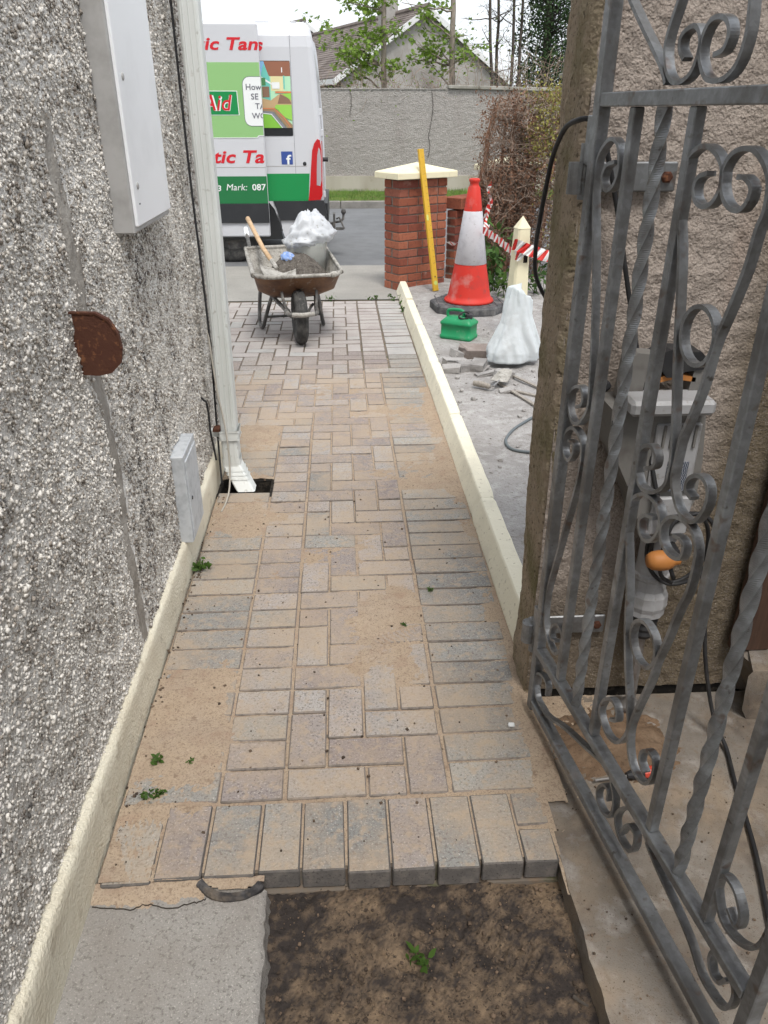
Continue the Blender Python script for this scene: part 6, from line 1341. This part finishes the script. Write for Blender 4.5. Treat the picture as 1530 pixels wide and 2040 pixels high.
for i in range(1050):
    P = stems[rs.randrange(len(stems))]; s0 = P[rs.randrange(2, len(P))]; sp = .24
    e = s0 + Vector((rs.gauss(.09, sp * .8), rs.gauss(-.02, sp * .8), rs.gauss(.04, .18))); e.x = max(e.x, 1.40 + rs.random() * .08)
    if e.z > 1.68: e.z = 1.68 - rs.random() * .1
    Q = limb(b, s0, e, rs.uniform(.003, .007), .0018, rs, 6, .13, 3)
    for k in range(2):
        s1 = Q[rs.randrange(2, len(Q))]; limb(b, s1, s1 + Vector((rs.gauss(0, .1), rs.gauss(0, .1), rs.gauss(0, .09))), .003, .0012, rs, 4, .15, 3)
    if rs.random() < .6:
        for k in range(30): leaf(dl, e + Vector((rs.gauss(0, .05), rs.gauss(0, .05), rs.gauss(0, .05))), rs.uniform(.012, .03), OVAL, rs, 1.2)
    if (e.x > 1.85 and e.z > 1.15 and rs.random() < .8) or (e.x > 2.0 and rs.random() < .3):
        for k in range(34): leaf(lf, e + Vector((rs.gauss(0, .06), rs.gauss(0, .06), rs.gauss(.01, .06))), rs.uniform(.012, .035), OVAL, rs, 1.2)
b.build('twigs', M['twig'], hd); lf.build('yellowed_foliage', M['leaf_yellow'], hd); dl.build('dead_foliage', M['leaf_dead'], hd)
# laurel seedling and ground plants under it
def leafy(name, label, c, n, h, sp, ls, lm, seed, cat='plant', group=None, z0=0.0):
    rs = random.Random(seed); t = thing(name, label, cat, (c[0], c[1], z0), 0, group); b = MB(); lf = MB()
    for i in range(max(3, n // 9)):
        tip = Vector((c[0] + rs.gauss(0, sp), c[1] + rs.gauss(0, sp), z0 + h * rs.uniform(.45, 1))); P = limb(b, (c[0] + rs.gauss(0, sp * .25), c[1] + rs.gauss(0, sp * .25), z0), tip, ls * .05, ls * .02, rs, 5, .06, 4)
        for k in range(9): leaf(lf, P[rs.randrange(2, len(P))] + Vector((rs.gauss(0, ls * .3), rs.gauss(0, ls * .3), rs.gauss(0, ls * .2))), ls * rs.uniform(.6, 1.2), OVAL, rs, .7)
    b.build('stem', M['leaf_weed'], t); lf.build('foliage', M[lm], t); return t
leafy('laurel_bush', 'small dark green laurel growing behind the traffic cone', (1.42, 7.35), 170, .62, .13, .085, 'leaf_laurel', 51)
leafy('ground_fern', 'light green low plant at the foot of the dead hedge', (1.50, 7.05), 60, .22, .12, .08, 'leaf_weed', 52, z0=.02)
leafy('ground_ivy', 'dark green low plant beside the cream post', (1.85, 7.2), 90, .35, .16, .07, 'leaf_laurel', 53, z0=.02)
# overhead wire
cable('overhead_wire', [(-8, 40, 4.6), (-1.5, 33, 3.7), (.2, 29.9, 3.4)], .012, M['black_rubber'], 'thin overhead wire running to the bungalow', 'wire', 5, 6)
# ================================================================== SMALL THINGS ON THE PATH
weeds = [('green weed growing at the plinth edge half way along the path', (-.548, 2.49), 27, .035, .015, .034), ('small weed in the sandy left border', (-.512, 1.52), 14, .014, .007, .017), ('tiny seedling right of the small weed in the sandy border', (-.427, 1.518), 9, .008, .004, .010), ('flat weed left of two at the head of the soldier course', (-.518, 1.408), 9, .007, .005, .016), ('flat weed right of two at the head of the soldier course', (-.488, 1.412), 9, .008, .005, .016),
         ('tiny green seedling on the sand near the kerb', (.288, 2.293), 9, .008, .004, .013), ('tiny green seedling beside the boot print', (.184, 2.09), 9, .008, .004, .012)]
for i, (lab, c, n, h, sp, ls) in enumerate(weeds): leafy('weed', lab, c, n, h, sp, ls, 'leaf_weed', 300 + i, 'weed', 'weeds on the paving', .001)
for i, (x, y) in enumerate(((.53, 6.9), (.535, 7.1), (.52, 6.6), (.46, 7.08), (.3, 7.1), (-.1, 7.1))): leafy('weed', ['weed below the far end of the cream kerb', 'weed between kerb end and brick pier', 'weed in the joint beside the kerb near the fuel can', 'weed in the paving joint before the brick pier', 'weed in the paving edge left of the pier', 'weed in the paving edge right of the wheelbarrow'][i], (x, y), 22, .05, .02, .03, 'leaf_weed', 330 + i, 'weed', 'weeds on the paving', .0)
leafy('leaf_sprig', 'plucked green leaf sprig lying on the dug soil', (.125, .985), 9, .012, .012, .026, 'leaf_weed', 350, 'leaf sprig', None, -.052)
b = MB(); chunk(b, (.443, 1.60, .008), (.016, .012, .008), 401); tag(b.build('white_stone', M['white_paint']), 'small white stone on the grey border brick', 'stone')
# torn black strip at the end of the slab
M['torn'] = mk('torn', (.035, .033, .034), .85, .25, [dict(s=30, d=4, lo=.45, hi=.65, c=(.09, .085, .085)), dict(s=12, d=5, lo=.56, hi=.7, c=(.20, .16, .12), a=.6)], [('N', 120, 5, .8, .006)])
pts = catmull([(-.346, 1.160, .002), (-.338, 1.152, .000), (-.326, 1.142, -.003), (-.305, 1.131, -.007), (-.275, 1.127, -.009), (-.245, 1.131, -.008), (-.222, 1.142, -.004), (-.214, 1.152, -.002)], 5)
nn = len(pts); V = []
for i, p in enumerate(pts):
    w = float(fbm(np.array([i * .37]), np.array([.2]), 141, 3)[0]); d_ = pts[min(i + 1, nn - 1)] - pts[max(i - 1, 0)]; nrm_ = np.array([-d_[1], d_[0], 0]); nrm_ /= np.linalg.norm(nrm_) + 1e-9
    for (a, h) in ((-.011, -.024), (-.012 - .003 * w, -.004 + .004 * w), (-.006 - .004 * w, .0015 + .004 * w), (.005, .001 + .003 * w), (.006, -.024)): V.append(tuple(p + nrm_ * a + np.array([0, 0, h])))
b = MB(); b.add(V, [(5 * i + j, 5 * i + (j + 1) % 5, 5 * i + 5 + (j + 1) % 5, 5 * i + 5 + j) for i in range(nn - 1) for j in range(5)] + [(0, 1, 2, 3, 4), (5 * nn - 1, 5 * nn - 2, 5 * nn - 3, 5 * nn - 4, 5 * nn - 5)])
tag(b.build('torn_strip', M['torn']), 'torn black strip curling up between the slab and the front bricks', 'torn strip')
gx = np.arange(-.345, -.20, .005); gy = np.arange(1.125, 1.172, .005); X, Y = np.meshgrid(gx, gy, indexing='ij')
stuff(MB().grid(X, Y, -.006 + .0035 * fbm(X * 30, Y * 30, 49, 3) + .0012 * rng.random(X.shape), (Y[:-1, :-1] > 1.136 + 4.0 * (X[:-1, :-1] + .275) ** 2)).build('sand_spill', M['sand'], slab, smooth=True))
# twigs, wood and pebbles in the dug-out
b = MB(); limb(b, (.43, .895, -.052), (.452, .872, -.046), .004, .0025, random.Random(502), 5, .08, 6); tag(b.build('stick', M['bark_dark']), 'thin dark twig at the right side of the dug soil', 'stick')
def grains(name, label, n, xr_, yr_, zf, smin, smax, mat, seed):
    rs = random.Random(seed); b = MB()
    for i in range(n):
        x = rs.uniform(*xr_); y = rs.uniform(*yr_); s = smin + (smax - smin) * rs.random() ** 5; q = MB(); chunk(q, (x, y, zf + s * .3), (s, s * rs.uniform(.6, 1), s * rs.uniform(.5, .9)), seed * 1000 + i, Rz(rs.uniform(0, 3)), .25); b.add(q.v, q.f)
    o = b.build(name, mat); stuff(o); tag(o, label, 'crumbs'); return o
M['crumb'] = mk('crumb', (.06, .045, .035), .95, .1, [dict(s=20, lo=.45, hi=.6, c=(.17, .12, .085))])
grains('soil_crumbs', 'dark soil crumbs scattered over the sandy paving', 700, (-.56, .5), (1.2, 3.3), .0, .0012, .0085, M['crumb'], 61)
grains('gate_crumbs', 'dark grit scattered on the concrete under the gate', 420, (.48, 1.15), (.75, 1.7), -.004, .0015, .006, M['crumb'], 62)
grains('soil_stones', 'small pale stones and clods in the dug soil', 90, (-.1, .46), (.8, 1.15), -.066, .003, .010, M['crumb'], 63)
grains('soil_crumb_bed', 'loose dark soil crumbs in the dug-out', 900, (-.19, .465), (.78, 1.16), -.066, .002, .009, M['crumb'], 66)
grains('yard_rubble', 'small grey rubble crumbs scattered on the dusty yard', 420, (.64, 1.5), (3.2, 7.2), .02, .004, .03, M['frag_grey'], 64)
grains('plinth_crumbs', 'grit gathered along the foot of the cream plinth', 300, (-.578, -.54), (1.25, 3.1), .0, .002, .009, M['crumb'], 65)
